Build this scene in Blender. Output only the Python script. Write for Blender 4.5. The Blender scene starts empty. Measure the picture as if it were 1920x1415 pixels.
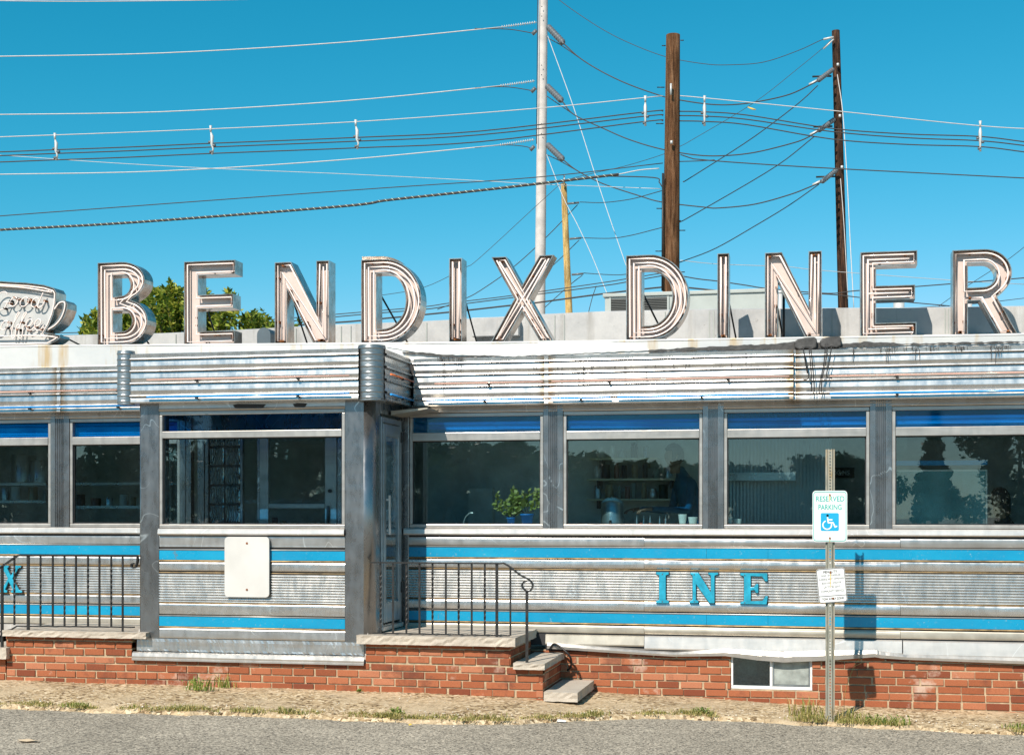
import bpy, bmesh, math, random
from mathutils import Vector, Matrix
from mathutils.geometry import tessellate_polygon
R = random.Random(7)
rad = math.radians
sc = bpy.context.scene
col = sc.collection

# ------------------------------------------------------------------ survey of the place (metres)
F = 2667.0; TH = rad(11.93); CD = 13.04; EYE = 1.70; HZ = 961.0
sT, cT = math.sin(TH), math.cos(TH)
def ray(px, py):
    t = (px-960)/F
    return (-sT+t*cT, cT+t*sT, -(py-HZ)/F)
def U(px, py, Y=0.0):
    d = ray(px, py); k = (Y+CD)/d[1]
    return Vector((d[0]*k, Y, EYE+d[2]*k))
def ux(px, Y=0.0): return U(px, 961, Y).x
def uz(px, py, Y=0.0): return U(px, py, Y).z
def interp(tab, x):
    if x <= tab[0][0]: return tab[0][1]
    for (a, b), (c, d) in zip(tab, tab[1:]):
        if x <= c: return b+(d-b)*(x-a)/(c-a)
    return tab[-1][1]
WALLG = [(-12,.13),(-7.5,.13),(-4,.12),(-2.6,.105),(-2.0,.05),(0,-.02),(1.8,-.04),(5,-.06)]
ASPH = [(-14,.06),(-4,.04),(-2,0.0),(0,-.06),(5,-.09)]
def hw(X): return interp(WALLG, X)
def ha(X): return interp(ASPH, X)
def Ground(px, py, off=0.0):
    z = 0
    for _ in range(12):
        d = ray(px, py); k = (z-EYE)/d[2]
        X = d[0]*k; z = ha(X)+off
    return Vector((X, d[1]*k-CD, z))

# ------------------------------------------------------------------ helpers
def tag(o, label=None, cat=None, group=None, kind=None):
    if label: o['label'] = label
    if cat: o['category'] = cat
    if group: o['group'] = group
    if kind: o['kind'] = kind
    return o
def empty(name, loc, label=None, cat=None, group=None):
    o = bpy.data.objects.new(name, None); col.objects.link(o)
    o.location = loc; o.empty_display_size = .1
    return tag(o, label, cat, group)
def worig(o):
    v = Vector((0, 0, 0))
    while o is not None: v = v+Vector(o.location); o = o.parent
    return v
def catmull(pts, n=6):
    pts = [Vector(p) for p in pts]
    if len(pts) < 3: return pts
    out = []
    P = [pts[0]*2-pts[1]]+pts+[pts[-1]*2-pts[-2]]
    for i in range(1, len(P)-2):
        a, b, c, d = P[i-1:i+3]
        for k in range(n):
            t = k/n
            out.append(.5*((2*b)+(c-a)*t+(2*a-5*b+4*c-d)*t*t+(3*b-a-3*c+d)*t**3))
    out.append(pts[-1]); return out
def offset_loop(L, d):
    # positive d moves to the left of travel (inward for CCW)
    n = len(L); out = []
    for i in range(n):
        p0, p1, p2 = L[i-1], L[i], L[(i+1) % n]
        a = Vector((p1[0]-p0[0], p1[1]-p0[1])); b = Vector((p2[0]-p1[0], p2[1]-p1[1]))
        if a.length < 1e-9 or b.length < 1e-9: out.append(p1); continue
        a.normalize(); b.normalize()
        na = Vector((-a.y, a.x)); nb = Vector((-b.y, b.x)); m = na+nb
        if m.length < 1e-6: m = na
        m.normalize(); k = d/max(.45, m.dot(na))
        out.append((p1[0]+m.x*k, p1[1]+m.y*k))
    return out
class MB:
    def __init__(s): s.v = []; s.f = []; s.sm = []
    def add(s, vs, fs, smooth=False):
        o = len(s.v); s.v += [tuple(v) for v in vs]
        s.f += [tuple(i+o for i in f) for f in fs]; s.sm += [smooth]*len(fs); return s
    def box(s, x0, x1, y0, y1, z0, z1, M=None):
        vs = [Vector(p) for p in ((x0,y0,z0),(x1,y0,z0),(x1,y1,z0),(x0,y1,z0),(x0,y0,z1),(x1,y0,z1),(x1,y1,z1),(x0,y1,z1))]
        if M: vs = [M@v for v in vs]
        return s.add(vs, [(3,2,1,0),(4,5,6,7),(0,1,5,4),(1,2,6,5),(2,3,7,6),(3,0,4,7)])
    def tube(s, pts, r, n=8, closed=False, caps=True, smooth=True):
        pts = [Vector(p) for p in pts]; m = len(pts)
        rr = r if isinstance(r, (list, tuple)) else [r]*m
        base = len(s.v); prev = None
        for i, p in enumerate(pts):
            if closed: t = pts[(i+1) % m]-pts[i-1]
            else: t = pts[min(i+1, m-1)]-pts[max(i-1, 0)]
            if t.length < 1e-9: t = Vector((0,0,1))
            t.normalize()
            if prev is None:
                u = t.cross(Vector((0,0,1)))
                if u.length < .2: u = t.cross(Vector((0,1,0)))
            else: u = prev-t*prev.dot(t)
            if u.length < 1e-6: u = t.orthogonal()
            u.normalize(); prev = u; w = t.cross(u)
            for k in range(n):
                a = 2*math.pi*k/n
                s.v.append(tuple(p+(u*math.cos(a)+w*math.sin(a))*rr[i]))
        last = m if closed else m-1
        for i in range(last):
            for k in range(n):
                a = base+i*n+k; b = base+i*n+(k+1) % n
                j = (i+1) % m
                c = base+j*n+(k+1) % n; d = base+j*n+k
                s.f.append((a,b,c,d)); s.sm.append(smooth)
        if caps and not closed:
            s.f.append(tuple(base+k for k in reversed(range(n)))); s.sm.append(False)
            s.f.append(tuple(base+(m-1)*n+k for k in range(n))); s.sm.append(False)
        return s
    def prism(s, loops, y0, y1, tf=None):
        # loops in (x,z); fill with holes, from y0 (front) to y1
        tris = tessellate_polygon([[Vector((a, b, 0)) for a, b in L] for L in loops])
        flat = [p for L in loops for p in L]; n = len(flat)
        vs = [Vector((x, y0, z)) for x, z in flat]+[Vector((x, y1, z)) for x, z in flat]
        fs = []
        for t in tris:
            a, b, c = t
            ar = (flat[b][0]-flat[a][0])*(flat[c][1]-flat[a][1])-(flat[b][1]-flat[a][1])*(flat[c][0]-flat[a][0])
            if abs(ar) < 1e-12: continue
            if ar < 0: a, b, c = a, c, b
            fs.append((a, b, c)); fs.append((a+n, c+n, b+n))
        o = 0
        for L in loops:
            m = len(L)
            for i in range(m): fs.append((o+i, o+i+n, o+(i+1) % m+n, o+(i+1) % m))
            o += m
        if tf: vs = [tf(v) for v in vs]
        return s.add(vs, fs)
    def extr_x(s, prof, xs, smooth=False, wob=0.0, seed=0):
        # prof list of (y,z), extruded through the x stations
        rr = random.Random(seed); base = len(s.v); n = len(prof)
        for x in xs:
            dy = rr.uniform(-wob, wob); dz = rr.uniform(-wob, wob)*.5
            for y, z in prof: s.v.append((x, y+dy, z+dz))
        for i in range(len(xs)-1):
            for k in range(n-1):
                a = base+i*n+k
                s.f.append((a, a+n, a+n+1, a+1)); s.sm.append(smooth)
        return s
    def build(s, name, mat, parent=None, bevel=0, fixn=True, sub=0):
        me = bpy.data.meshes.new(name)
        off = worig(parent) if parent is not None else Vector((0,0,0))
        me.from_pydata([(x-off.x, y-off.y, z-off.z) for x, y, z in s.v], [], s.f)
        me.polygons.foreach_set('use_smooth', s.sm)
        if fixn:
            bm = bmesh.new(); bm.from_mesh(me); bmesh.ops.recalc_face_normals(bm, faces=bm.faces); bm.to_mesh(me); bm.free()
        o = bpy.data.objects.new(name, me); col.objects.link(o)
        if mat: me.materials.append(mat)
        if parent is not None: o.parent = parent
        if bevel:
            b = o.modifiers.new('bevel', 'BEVEL'); b.width = bevel; b.segments = 2; b.limit_method = 'ANGLE'; b.angle_limit = rad(40)
        return o
def linspace(a, b, n): return [a+(b-a)*i/(n-1) for i in range(n)]

# ------------------------------------------------------------------ materials
class NT:
    def __init__(s, name):
        s.m = bpy.data.materials.new(name); s.m.use_nodes = True
        s.t = s.m.node_tree; s.t.nodes.clear()
        s.out = s.n('ShaderNodeOutputMaterial')
        s.geo = s.n('ShaderNodeNewGeometry')
    def n(s, k, **kw):
        x = s.t.nodes.new(k)
        for a, b in kw.items():
            if a.startswith('i_'):
                key = a[2:]; key = int(key) if key.isdigit() else key.replace('_', ' ')
                x.inputs[key].default_value = b
            else: setattr(x, a, b)
        return x
    def l(s, a, b): s.t.links.new(a, b)
    def pos(s, scale=(1,1,1)):
        m = s.n('ShaderNodeMapping'); m.inputs['Scale'].default_value = scale
        s.l(s.geo.outputs['Position'], m.inputs['Vector']); return m.outputs[0]
    def noise(s, sc_=5, det=4, rough=.55, scale=(1,1,1), dist=0):
        x = s.n('ShaderNodeTexNoise'); x.inputs['Scale'].default_value = sc_; x.inputs['Detail'].default_value = det
        x.inputs['Roughness'].default_value = rough; x.inputs['Distortion'].default_value = dist
        s.l(s.pos(scale), x.inputs['Vector']); return x.outputs['Fac']
    def ramp(s, fac, stops, interp='LINEAR'):
        x = s.n('ShaderNodeValToRGB'); cr = x.color_ramp; cr.interpolation = interp
        while len(cr.elements) < len(stops): cr.elements.new(.5)
        for e, (p, c) in zip(cr.elements, stops):
            e.position = p; e.color = (c, c, c, 1) if isinstance(c, (int, float)) else (*c, 1)
        s.l(fac, x.inputs[0]); return x.outputs[0]
    def mix(s, fac, a, b, mode='MIX'):
        x = s.n('ShaderNodeMix', data_type='RGBA', blend_type=mode)
        for v, i in ((fac, 0), (a, 6), (b, 7)):
            if hasattr(v, 'links'): s.l(v, x.inputs[i])
            else: x.inputs[i].default_value = v if isinstance(v, (int, float)) else (*v, 1)
        return x.outputs[2]
    def math(s, op, a, b=0.0):
        x = s.n('ShaderNodeMath', operation=op)
        for v, i in ((a, 0), (b, 1)):
            if hasattr(v, 'links'): s.l(v, x.inputs[i])
            else: x.inputs[i].default_value = v
        return x.outputs[0]
    def bump(s, h, strength=.3, dist=.01, nrm=None):
        x = s.n('ShaderNodeBump'); x.inputs['Strength'].default_value = strength; x.inputs['Distance'].default_value = dist
        s.l(h, x.inputs['Height'])
        if nrm is not None: s.l(nrm, x.inputs['Normal'])
        return x.outputs[0]
    def princ(s, base=(.5,.5,.5), rough=.5, metal=0.0, nrm=None, spec=.5, **kw):
        p = s.n('ShaderNodeBsdfPrincipled')
        for v, k in ((base, 'Base Color'), (rough, 'Roughness'), (metal, 'Metallic')):
            if hasattr(v, 'links'): s.l(v, p.inputs[k])
            else: p.inputs[k].default_value = v if isinstance(v, (int, float)) else (*v, 1)
        p.inputs['Specular IOR Level'].default_value = spec
        if nrm is not None: s.l(nrm, p.inputs['Normal'])
        for k, v in kw.items(): p.inputs[k.replace('_', ' ')].default_value = v
        s.l(p.outputs[0], s.out.inputs[0]); return p
def simple(name, c, rough=.6, metal=0, spec=.5, var=.12, sc_=6, bump=0, bsc=60):
    t = NT(name)
    nz = t.noise(sc_, 5)
    dark = tuple(x*(1-var) for x in c); lite = tuple(min(1, x*(1+var)) for x in c)
    base = t.ramp(nz, [(.3, dark), (.7, lite)])
    nr = t.bump(t.noise(bsc, 3), bump, .005) if bump else None
    t.princ(base, rough, metal, nr, spec); return t.m
JOINTS = (1025, 1488, 112)
def steel(name, c=(.60,.62,.64), r0=.22, r1=.42, stretch=(1,1,6), dirt=.25, wob=.12, rustc=None, rustamt=.62, scratch=True, metal=.82):
    t = NT(name)
    a = t.noise(1.6, 5, .6, stretch); b = t.noise(14, 5, .6, (1,1,.35)); c2 = t.noise(.9, 3, .5)
    base = t.ramp(a, [(.25, tuple(x*(1-dirt) for x in c)), (.55, c), (.85, tuple(min(1, x*1.1) for x in c))])
    base = t.mix(.25, base, t.ramp(b, [(.3, .45), (.6, .8)]), 'MULTIPLY')
    if rustc:
        rm = t.ramp(t.noise(5, 6, .7), [(rustamt, 0.0), (rustamt+.12, 1.0)])
        base = t.mix(rm, base, rustc)
    if scratch:
        w = t.noise(2.2, 2, .5, (1.3,1,1.1), .6)
        line = t.ramp(w, [(.492, 0.0), (.5, 1.0), (.508, 0.0)])
        gate = t.ramp(t.noise(1.3, 2, .5), [(.47, 0.0), (.53, 1.0)])
        sm = t.math('MULTIPLY', line, gate)
        base = t.mix(t.math('MULTIPLY', sm, .6), base, (.92,.93,.92))
    if name == 'cornice_steel':
        sx = t.n('ShaderNodeSeparateXYZ'); t.l(t.geo.outputs['Position'], sx.inputs[0])
        for px in JOINTS:
            d_ = t.math('ABSOLUTE', t.math('SUBTRACT', sx.outputs[0], ux(px, -.1)))
            d_ = t.math('ADD', d_, t.math('MULTIPLY', t.math('SUBTRACT', t.noise(14, 4, .7), .5), .11))
            base = t.mix(t.ramp(d_, [(.02, .85), (.10, 0.0)]), base, (.30,.20,.11))
    ro = t.n('ShaderNodeMapRange'); t.l(b, ro.inputs[0]); ro.inputs[1].default_value = .25; ro.inputs[2].default_value = .75
    ro.inputs[3].default_value = r0; ro.inputs[4].default_value = r1
    nb = t.bump(t.noise(2.4, 2, .5, (1,1,2)), wob, .03)
    nb = t.bump(t.noise(60, 2, .5, (.1,1,1)), .02, .001, nb)
    p = t.princ(base, ro.outputs[0], metal, nb)
    if rustc: t.l(t.math('MULTIPLY', t.math('SUBTRACT', 1.0, rm), metal), p.inputs['Metallic'])
    return t.m

M = {}
M['panel'] = steel('brushed_steel_panel', (.70,.67,.64), .19, .34, metal=.86, wob=.35)
M['panel2'] = steel('brushed_steel_panel_dull', (.62,.60,.58), .25, .42, metal=.85, wob=.2)
M['bright'] = steel('polished_steel', (.72,.68,.64), .28, .42, dirt=.16, metal=.42, wob=.12)
M['cornice'] = steel('cornice_steel', (.63,.61,.59), .22, .34, metal=.85, stretch=(2,1,3), dirt=.18, wob=.18, rustc=(.32,.19,.09), rustamt=.74, scratch=False)
M['pillar'] = steel('fluted_steel', (.31,.31,.315), .20, .38, stretch=(1,1,1), dirt=.4, metal=.9)
M['corr'] = steel('ribbed_steel', (.70,.67,.63), .21, .34, scratch=True, wob=.03, dirt=.12, metal=.84)
M['frame'] = steel('window_frame_aluminium', (.50,.475,.445), .26, .44, dirt=.3, metal=.5, rustc=(.50,.40,.30), rustamt=.70, scratch=False)
M['dullframe'] = steel('door_frame_aluminium', (.42,.46,.48), .35, .5, scratch=False)
M['tan'] = simple('tan_oxidised_panel', (.47,.43,.36), .45, .55, var=.2)
M['rusttrim'] = simple('rusty_trim', (.52,.36,.18), .6, .3, var=.5, sc_=9)
M['dark'] = simple('dark_gap', (.03,.03,.032), .7)
def enamel():
    t = NT('blue_enamel')
    base = t.ramp(t.noise(1.2, 5, .6, (1,1,2)), [(.3, (.003,.24,.44)), (.6, (.005,.30,.51)), (.8, (.03,.38,.54))])
    base = t.mix(t.ramp(t.noise(40, 5, .75), [(.62, 0.0), (.68, .7)]), base, (.28,.42,.47))
    base = t.mix(t.ramp(t.noise(9, 6, .75, (1,1,.5)), [(.655, 0.0), (.69, .85)]), base, (.16,.12,.08))
    t.princ(base, t.ramp(t.noise(5, 4), [(.3, .22), (.7, .42)]), 0, t.bump(t.noise(2.5, 3), .12, .02)); return t.m
M['blue'] = enamel()
M['blueletter'] = simple('blue_letter_enamel', (.02,.32,.47), .28, var=.3, sc_=16, bump=.2, bsc=25)
M['letterrust'] = simple('letter_edge_rust', (.10,.055,.03), .8)
M['whitepaint'] = simple('white_roof_paint', (.80,.79,.76), .55, var=.06, bump=.4, bsc=12)
M['tar'] = simple('roof_tar', (.055,.052,.05), .6, var=.5, sc_=20, bump=.8, bsc=30)
def fascia_mat():
    t = NT('roof_edge_metal')
    a = t.noise(1.2, 4, .6); base = t.ramp(a, [(.3, (.52,.54,.55)), (.6, (.68,.67,.65)), (.8, (.76,.73,.69))])
    st = t.ramp(t.noise(5, 4, .6, (1,1,.15)), [(.55, 0.0), (.68, .85)])
    base = t.mix(st, base, (.52,.36,.17))
    t.princ(base, .5, .15, t.bump(t.noise(3, 3), .2, .02)); return t.m
M['fascia'] = fascia_mat()
def roofwall_mat():
    t = NT('painted_roof_wall')
    base = t.ramp(t.noise(2.0, 5, .65), [(.28, (.36,.36,.36)), (.5, (.50,.49,.48)), (.75, (.60,.59,.56))])
    st = t.ramp(t.noise(7, 4, .6, (1,1,.12)), [(.55, 0.0), (.72, .65)])
    base = t.mix(st, base, (.30,.28,.25))
    base = t.mix(t.ramp(t.noise(11, 5, .8), [(.66, 0.0), (.70, .7)]), base, (.14,.13,.12))
    t.princ(base, .6, 0, t.bump(t.noise(2.5, 4), .35, .03)); return t.m
M['roofwall'] = roofwall_mat()
def brick_mat():
    t = NT('red_brick_faces')
    rnd = t.geo.outputs['Random Per Island']
    base = t.ramp(rnd, [(0, (.22,.062,.033)), (.25, (.34,.105,.048)), (.8, (.42,.14,.066)), (1, (.50,.20,.11))])
    sp = t.noise(150, 3, .7); base = t.mix(.5, base, t.ramp(sp, [(.35, .55), (.65, 1.0)]), 'MULTIPLY')
    ef = t.ramp(t.noise(1.7, 6, .72), [(.60, 0.0), (.70, .75)])
    base = t.mix(ef, base, (.60,.47,.38))
    base = t.mix(t.ramp(t.noise(2.6, 5, .7), [(.34, .6), (.46, 0.0)]), base, (.13,.05,.035))
    bs = t.ramp(t.noise(45, 4, .6, (1,1,.15)), [(.3, 0.0), (.7, 1.0)])
    t.princ(base, .85, 0, t.bump(bs, .35, .004), .2); return t.m
M['brick'] = brick_mat()
M['mortar'] = simple('mortar', (.46,.35,.23), .95, var=.3, sc_=14, bump=.6, bsc=90, spec=.1)
def stone_mat(name, c, lo=.75):
    t = NT(name)
    a = t.noise(3.5, 6, .65); b = t.noise(120, 3, .7)
    base = t.ramp(a, [(.3, tuple(x*lo for x in c)), (.7, c)])
    base = t.mix(.5, base, t.ramp(b, [(.3, .6), (.65, 1.0)]), 'MULTIPLY')
    nb = t.bump(b, .35, .004); nb = t.bump(t.noise(14, 4), .5, .01, nb)
    t.princ(base, .9, 0, nb, .2); return t.m
M['slab'] = stone_mat('bluestone_slab', (.62,.54,.45))
def asphalt_mat():
    t = NT('worn_asphalt')
    v = t.n('ShaderNodeTexVoronoi'); v.inputs['Scale'].default_value = 85; t.l(t.pos(), v.inputs['Vector'])
    sep = t.n('ShaderNodeSeparateColor'); t.l(v.outputs['Color'], sep.inputs[0])
    agg = t.ramp(sep.outputs[0], [(0, (.07,.06,.05)), (.3, (.30,.26,.205)), (.7, (.44,.38,.30)), (1, (.70,.60,.47))])
    fine = t.noise(230, 3, .7)
    base = t.mix(.55, agg, t.ramp(fine, [(.3, .6), (.7, 1.3)]), 'MULTIPLY')
    big = t.ramp(t.noise(.9, 5, .6), [(.3, .72), (.7, 1.12)])
    base = t.mix(.8, base, big, 'MULTIPLY')
    st = t.ramp(t.noise(.8, 4, .6, (.5,1.6,1)), [(.63, 0.0), (.74, .55)])
    base = t.mix(st, base, (.09,.085,.075))
    vc = t.n('ShaderNodeTexVoronoi', feature='DISTANCE_TO_EDGE'); vc.inputs['Scale'].default_value = .55
    wv = t.n('ShaderNodeMix', data_type='RGBA', blend_type='ADD'); wv.inputs[0].default_value = .35
    nn = t.n('ShaderNodeTexNoise'); nn.inputs['Scale'].default_value = 1.7; nn.inputs['Detail'].default_value = 6; t.l(t.pos(), nn.inputs['Vector'])
    t.l(t.pos(), wv.inputs[6]); t.l(nn.outputs['Color'], wv.inputs[7]); t.l(wv.outputs[2], vc.inputs['Vector'])
    ck = t.math('MULTIPLY', t.ramp(vc.outputs['Distance'], [(.002, .45), (.007, 0.0)]), t.ramp(t.noise(.5, 2), [(.52, 0.0), (.6, 1.0)]))
    base = t.mix(ck, base, (.03,.03,.028))
    nb = t.bump(v.outputs['Distance'], .6, .006); nb = t.bump(fine, .4, .003, nb)
    t.princ(base, .92, 0, nb, .25); return t.m
M['asphalt'] = asphalt_mat()
def walk_mat():
    t = NT('exposed_aggregate_pavement')
    v = t.n('ShaderNodeTexVoronoi'); v.inputs['Scale'].default_value = 38; t.l(t.pos(), v.inputs['Vector'])
    sep = t.n('ShaderNodeSeparateColor'); t.l(v.outputs['Color'], sep.inputs[0])
    agg = t.ramp(sep.outputs[0], [(0, (.10,.06,.03)), (.25, (.36,.25,.14)), (.7, (.58,.43,.26)), (1, (.74,.60,.42))])
    plain = t.ramp(t.noise(60, 4, .7), [(.3, (.46,.34,.21)), (.7, (.66,.52,.35))])
    mk = t.ramp(t.noise(1.5, 5, .65), [(.34, 0.0), (.52, 1.0)])
    base = t.mix(mk, plain, agg)
    base = t.mix(t.ramp(t.noise(2.2, 6, .75, (1,2,1), 1.0), [(.60, 0.0), (.72, .6)]), base, (.15,.11,.08))
    base = t.mix(.7, base, t.ramp(t.noise(1.1, 4, .6), [(.3, .75), (.7, 1.15)]), 'MULTIPLY')
    nb = t.bump(v.outputs['Distance'], .7, .008); nb = t.bump(t.noise(6, 5), .5, .02, nb)
    t.princ(base, .95, 0, nb, .15); return t.m
M['walk'] = walk_mat()
def glass_mat(name, tint, boost=1.0, rough=.0, wav=.02, base_r=.07):
    t = NT(name)
    tr = t.n('ShaderNodeBsdfTransparent'); tr.inputs[0].default_value = (*tint, 1)
    gl = t.n('ShaderNodeBsdfGlossy'); gl.inputs['Roughness'].default_value = rough
    nb = t.bump(t.noise(1.3, 2, .5), wav, .05); t.l(nb, gl.inputs['Normal'])
    fr = t.n('ShaderNodeLayerWeight'); fr.inputs['Blend'].default_value = .5
    f = t.math('ADD', t.math('MULTIPLY', t.math('POWER', fr.outputs['Facing'], 5.0), boost), base_r)
    mx = t.n('ShaderNodeMixShader'); t.l(f, mx.inputs[0]); t.l(tr.outputs[0], mx.inputs[1]); t.l(gl.outputs[0], mx.inputs[2])
    df = t.n('ShaderNodeBsdfDiffuse'); df.inputs[0].default_value = (.62,.64,.62,1)
    dust = t.math('ADD', t.ramp(t.noise(3.2, 6, .7, (1,1,.25), .5), [(.42, 0.0), (.75, .005)]), t.ramp(t.noise(1.1, 3, .6), [(.45, 0.0), (.75, .004)]))
    m2 = t.n('ShaderNodeMixShader'); t.l(dust, m2.inputs[0]); t.l(mx.outputs[0], m2.inputs[1]); t.l(df.outputs[0], m2.inputs[2])
    t.l(m2.outputs[0], t.out.inputs[0]); return t.m
M['glass'] = glass_mat('window_glass', (.72,.84,.86), 1.0, 0, .018, .085)
M['transom'] = glass_mat('blue_film_glass', (.28,.66,.96), .8, .02, .02, .04)
M['doorglass'] = glass_mat('door_glass', (.84,.92,.94), 1.0, base_r=.07)
def block_mat():
    t = NT('glass_block')
    v = t.n('ShaderNodeTexWave'); v.inputs['Scale'].default_value = 9; v.inputs['Distortion'].default_value = 9; v.inputs['Detail'].default_value = 2
    t.l(t.pos(), v.inputs['Vector'])
    t.princ((.40,.46,.46), .08, .7, t.bump(v.outputs['Fac'], 1.0, .06), 1.0, Coat_Weight=.6); return t.m
M['block'] = block_mat()
def film_mat():
    t = NT('blue_translucent_film')
    tr = t.n('ShaderNodeBsdfTransparent'); tr.inputs[0].default_value = (.20,.72,.98,1)
    df = t.n('ShaderNodeBsdfDiffuse'); t.l(t.ramp(t.noise(2.5, 3, .5, (1,1,3)), [(.35, (.001,.11,.33)), (.65, (.004,.24,.58))]), df.inputs[0])
    gl = t.n('ShaderNodeBsdfGlossy'); gl.inputs['Roughness'].default_value = .03
    m1 = t.n('ShaderNodeMixShader'); m1.inputs[0].default_value = .13; t.l(tr.outputs[0], m1.inputs[1]); t.l(df.outputs[0], m1.inputs[2])
    m2 = t.n('ShaderNodeMixShader'); m2.inputs[0].default_value = .03; t.l(m1.outputs[0], m2.inputs[1]); t.l(gl.outputs[0], m2.inputs[2])
    t.l(m2.outputs[0], t.out.inputs[0]); return t.m
M['film'] = film_mat()
M['iron'] = simple('black_wrought_iron', (.035,.033,.032), .45, .4, var=.4, sc_=25)
M['slat'] = simple('blind_slat', (.80,.82,.84), .4, var=.03)
M['darkwall'] = simple('interior_wall', (.50,.53,.51), .5, var=.2)
M['floorin'] = simple('interior_floor', (.50,.46,.42), .4)
M['shelf'] = simple('shelf_board', (.62,.55,.38), .4)
M['steelin'] = steel('kitchen_steel', (.66,.67,.67), .22, .4, scratch=False)
def wavy_mat():
    t = NT('wavy_backsplash')
    w = t.n('ShaderNodeTexWave'); w.inputs['Scale'].default_value = 9; w.bands_direction = 'X'; w.inputs['Distortion'].default_value = .4
    t.l(t.pos(), w.inputs['Vector'])
    t.princ((.34,.37,.38), .34, 1, t.bump(w.outputs['Fac'], .3, .015)); return t.m
M['wavy'] = wavy_mat()
M['tube'] = simple('unlit_neon_glass', (.95,.81,.75), .12, var=.05)
M['tray'] = simple('letter_back_enamel', (.66,.54,.485), .32, var=.08, sc_=8)
def traywall():
    t = NT('letter_side_metal')
    base = t.ramp(t.noise(6, 5, .7), [(.35, (.58,.53,.49)), (.52, (.44,.36,.30)), (.78, (.18,.09,.045))])
    t.princ(base, .24, .82, t.bump(t.noise(4, 3), .25, .02)); return t.m
M['traywall'] = traywall()
M['rust'] = simple('rust', (.22,.075,.02), .9, var=.5, sc_=30)
M['bluetube'] = simple('blue_neon_glass', (.03,.33,.80), .15, var=.05)
M['pinktube'] = simple('pink_neon_glass', (.85,.50,.40), .15, var=.05)
M['redtube'] = simple('orange_neon_glass', (.85,.20,.05), .2)
M['signwhite'] = simple('sign_white', (.80,.80,.79), .4, var=.03)
M['boardwhite'] = simple('board_white', (.60,.58,.55), .5, var=.10, sc_=2.5, bump=.1, bsc=4)
M['signgreen'] = simple('sign_green', (.02,.42,.36), .4, var=.05)
M['signblue'] = simple('sign_blue', (.01,.36,.62), .4, var=.03)
M['signblack'] = simple('sign_black', (.03,.03,.03), .5)
M['post'] = NT('rusty_galvanised_post').m
t_ = NT('galvanised_channel'); 
b_ = t_.ramp(t_.noise(9, 5, .7, (1,1,.3)), [(.3, (.20,.21,.17)), (.5, (.36,.34,.28)), (.62, (.34,.26,.15)), (.72, (.22,.10,.04))])
t_.princ(b_, .6, .35); M['post'] = t_.m
def wood_mat(name, c0, c1, c2):
    t = NT(name)
    a = t.noise(30, 6, .75, (1,1,.05)); b = t.noise(2.2, 5, .65, (1.5,1.5,.5))
    base = t.ramp(a, [(.32, c0), (.5, c1), (.68, c2)])
    base = t.mix(.6, base, t.ramp(b, [(.38, .35), (.62, 1.3)]), 'MULTIPLY')
    t.princ(base, .9, 0, t.bump(a, 1.0, .06), .1); return t.m
M['wood'] = wood_mat('creosoted_pole_wood', (.045,.02,.012), (.20,.095,.045), (.36,.21,.12))
M['wood2'] = wood_mat('dark_pole_wood', (.02,.013,.012), (.06,.035,.025), (.22,.10,.05))
M['wood3'] = wood_mat('pale_yellow_pole_wood', (.42,.20,.05), (.70,.46,.17), (.78,.62,.36))
M['polegrey'] = simple('pale_pole', (.56,.51,.48), .6, var=.15, sc_=3)
M['wireW'] = simple('pale_wire', (.56,.53,.51), .5)
M['wireD'] = simple('dark_wire', (.05,.042,.04), .7)
M['porcelain'] = simple('grey_porcelain', (.13,.14,.15), .3)
M['galv'] = simple('galvanised_fitting', (.60,.59,.57), .5, .3)
M['trunk'] = simple('tree_bark', (.10,.075,.05), .9, bump=.5)
def leaf_mat(name, a, b, c):
    t = NT(name); rnd = t.geo.outputs['Random Per Island']
    base = t.ramp(rnd, [(0, a), (.55, b), (1, c)])
    p = t.princ(base, .5, 0, None, .35)
    tl = t.n('ShaderNodeBsdfTranslucent'); t.l(base, tl.inputs[0])
    mx = t.n('ShaderNodeMixShader'); mx.inputs[0].default_value = .3
    t.l(p.outputs[0], mx.inputs[1]); t.l(tl.outputs[0], mx.inputs[2]); t.l(mx.outputs[0], t.out.inputs[0])
    return t.m
M['leaf'] = leaf_mat('leaves_with_painted_shade', (.05,.10,.012), (.24,.32,.035), (.58,.54,.09))  # darkest leaf tone stands in for foliage in shade
M['leafdark'] = leaf_mat('distant_leaves', (.02,.045,.012), (.035,.07,.02), (.06,.10,.03))
M['grass'] = leaf_mat('dry_grass', (.16,.20,.04), (.42,.38,.12), (.66,.50,.24))
M['weed'] = leaf_mat('green_weed', (.10,.20,.03), (.24,.32,.06), (.46,.44,.14))
M['potplant'] = leaf_mat('pot_plant_leaves', (.30,.34,.08), (.52,.52,.16), (.72,.64,.28))
M['pot'] = simple('blue_pot', (.03,.22,.62), .35)
M['acgrey'] = simple('ac_cabinet', (.40,.42,.39), .5, var=.06)
M['skin'] = simple('skin', (.26,.15,.10), .5)
M['hair'] = simple('dark_hair', (.02,.015,.012), .7)
M['shirt'] = simple('blue_shirt', (.03,.11,.17), .8)
M['darkcloth'] = simple('dark_clothes', (.03,.03,.04), .8)
M['cup'] = simple('white_cup', (.82,.80,.76), .4)
M['red'] = simple('red_plastic', (.70,.10,.04), .4)

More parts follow.
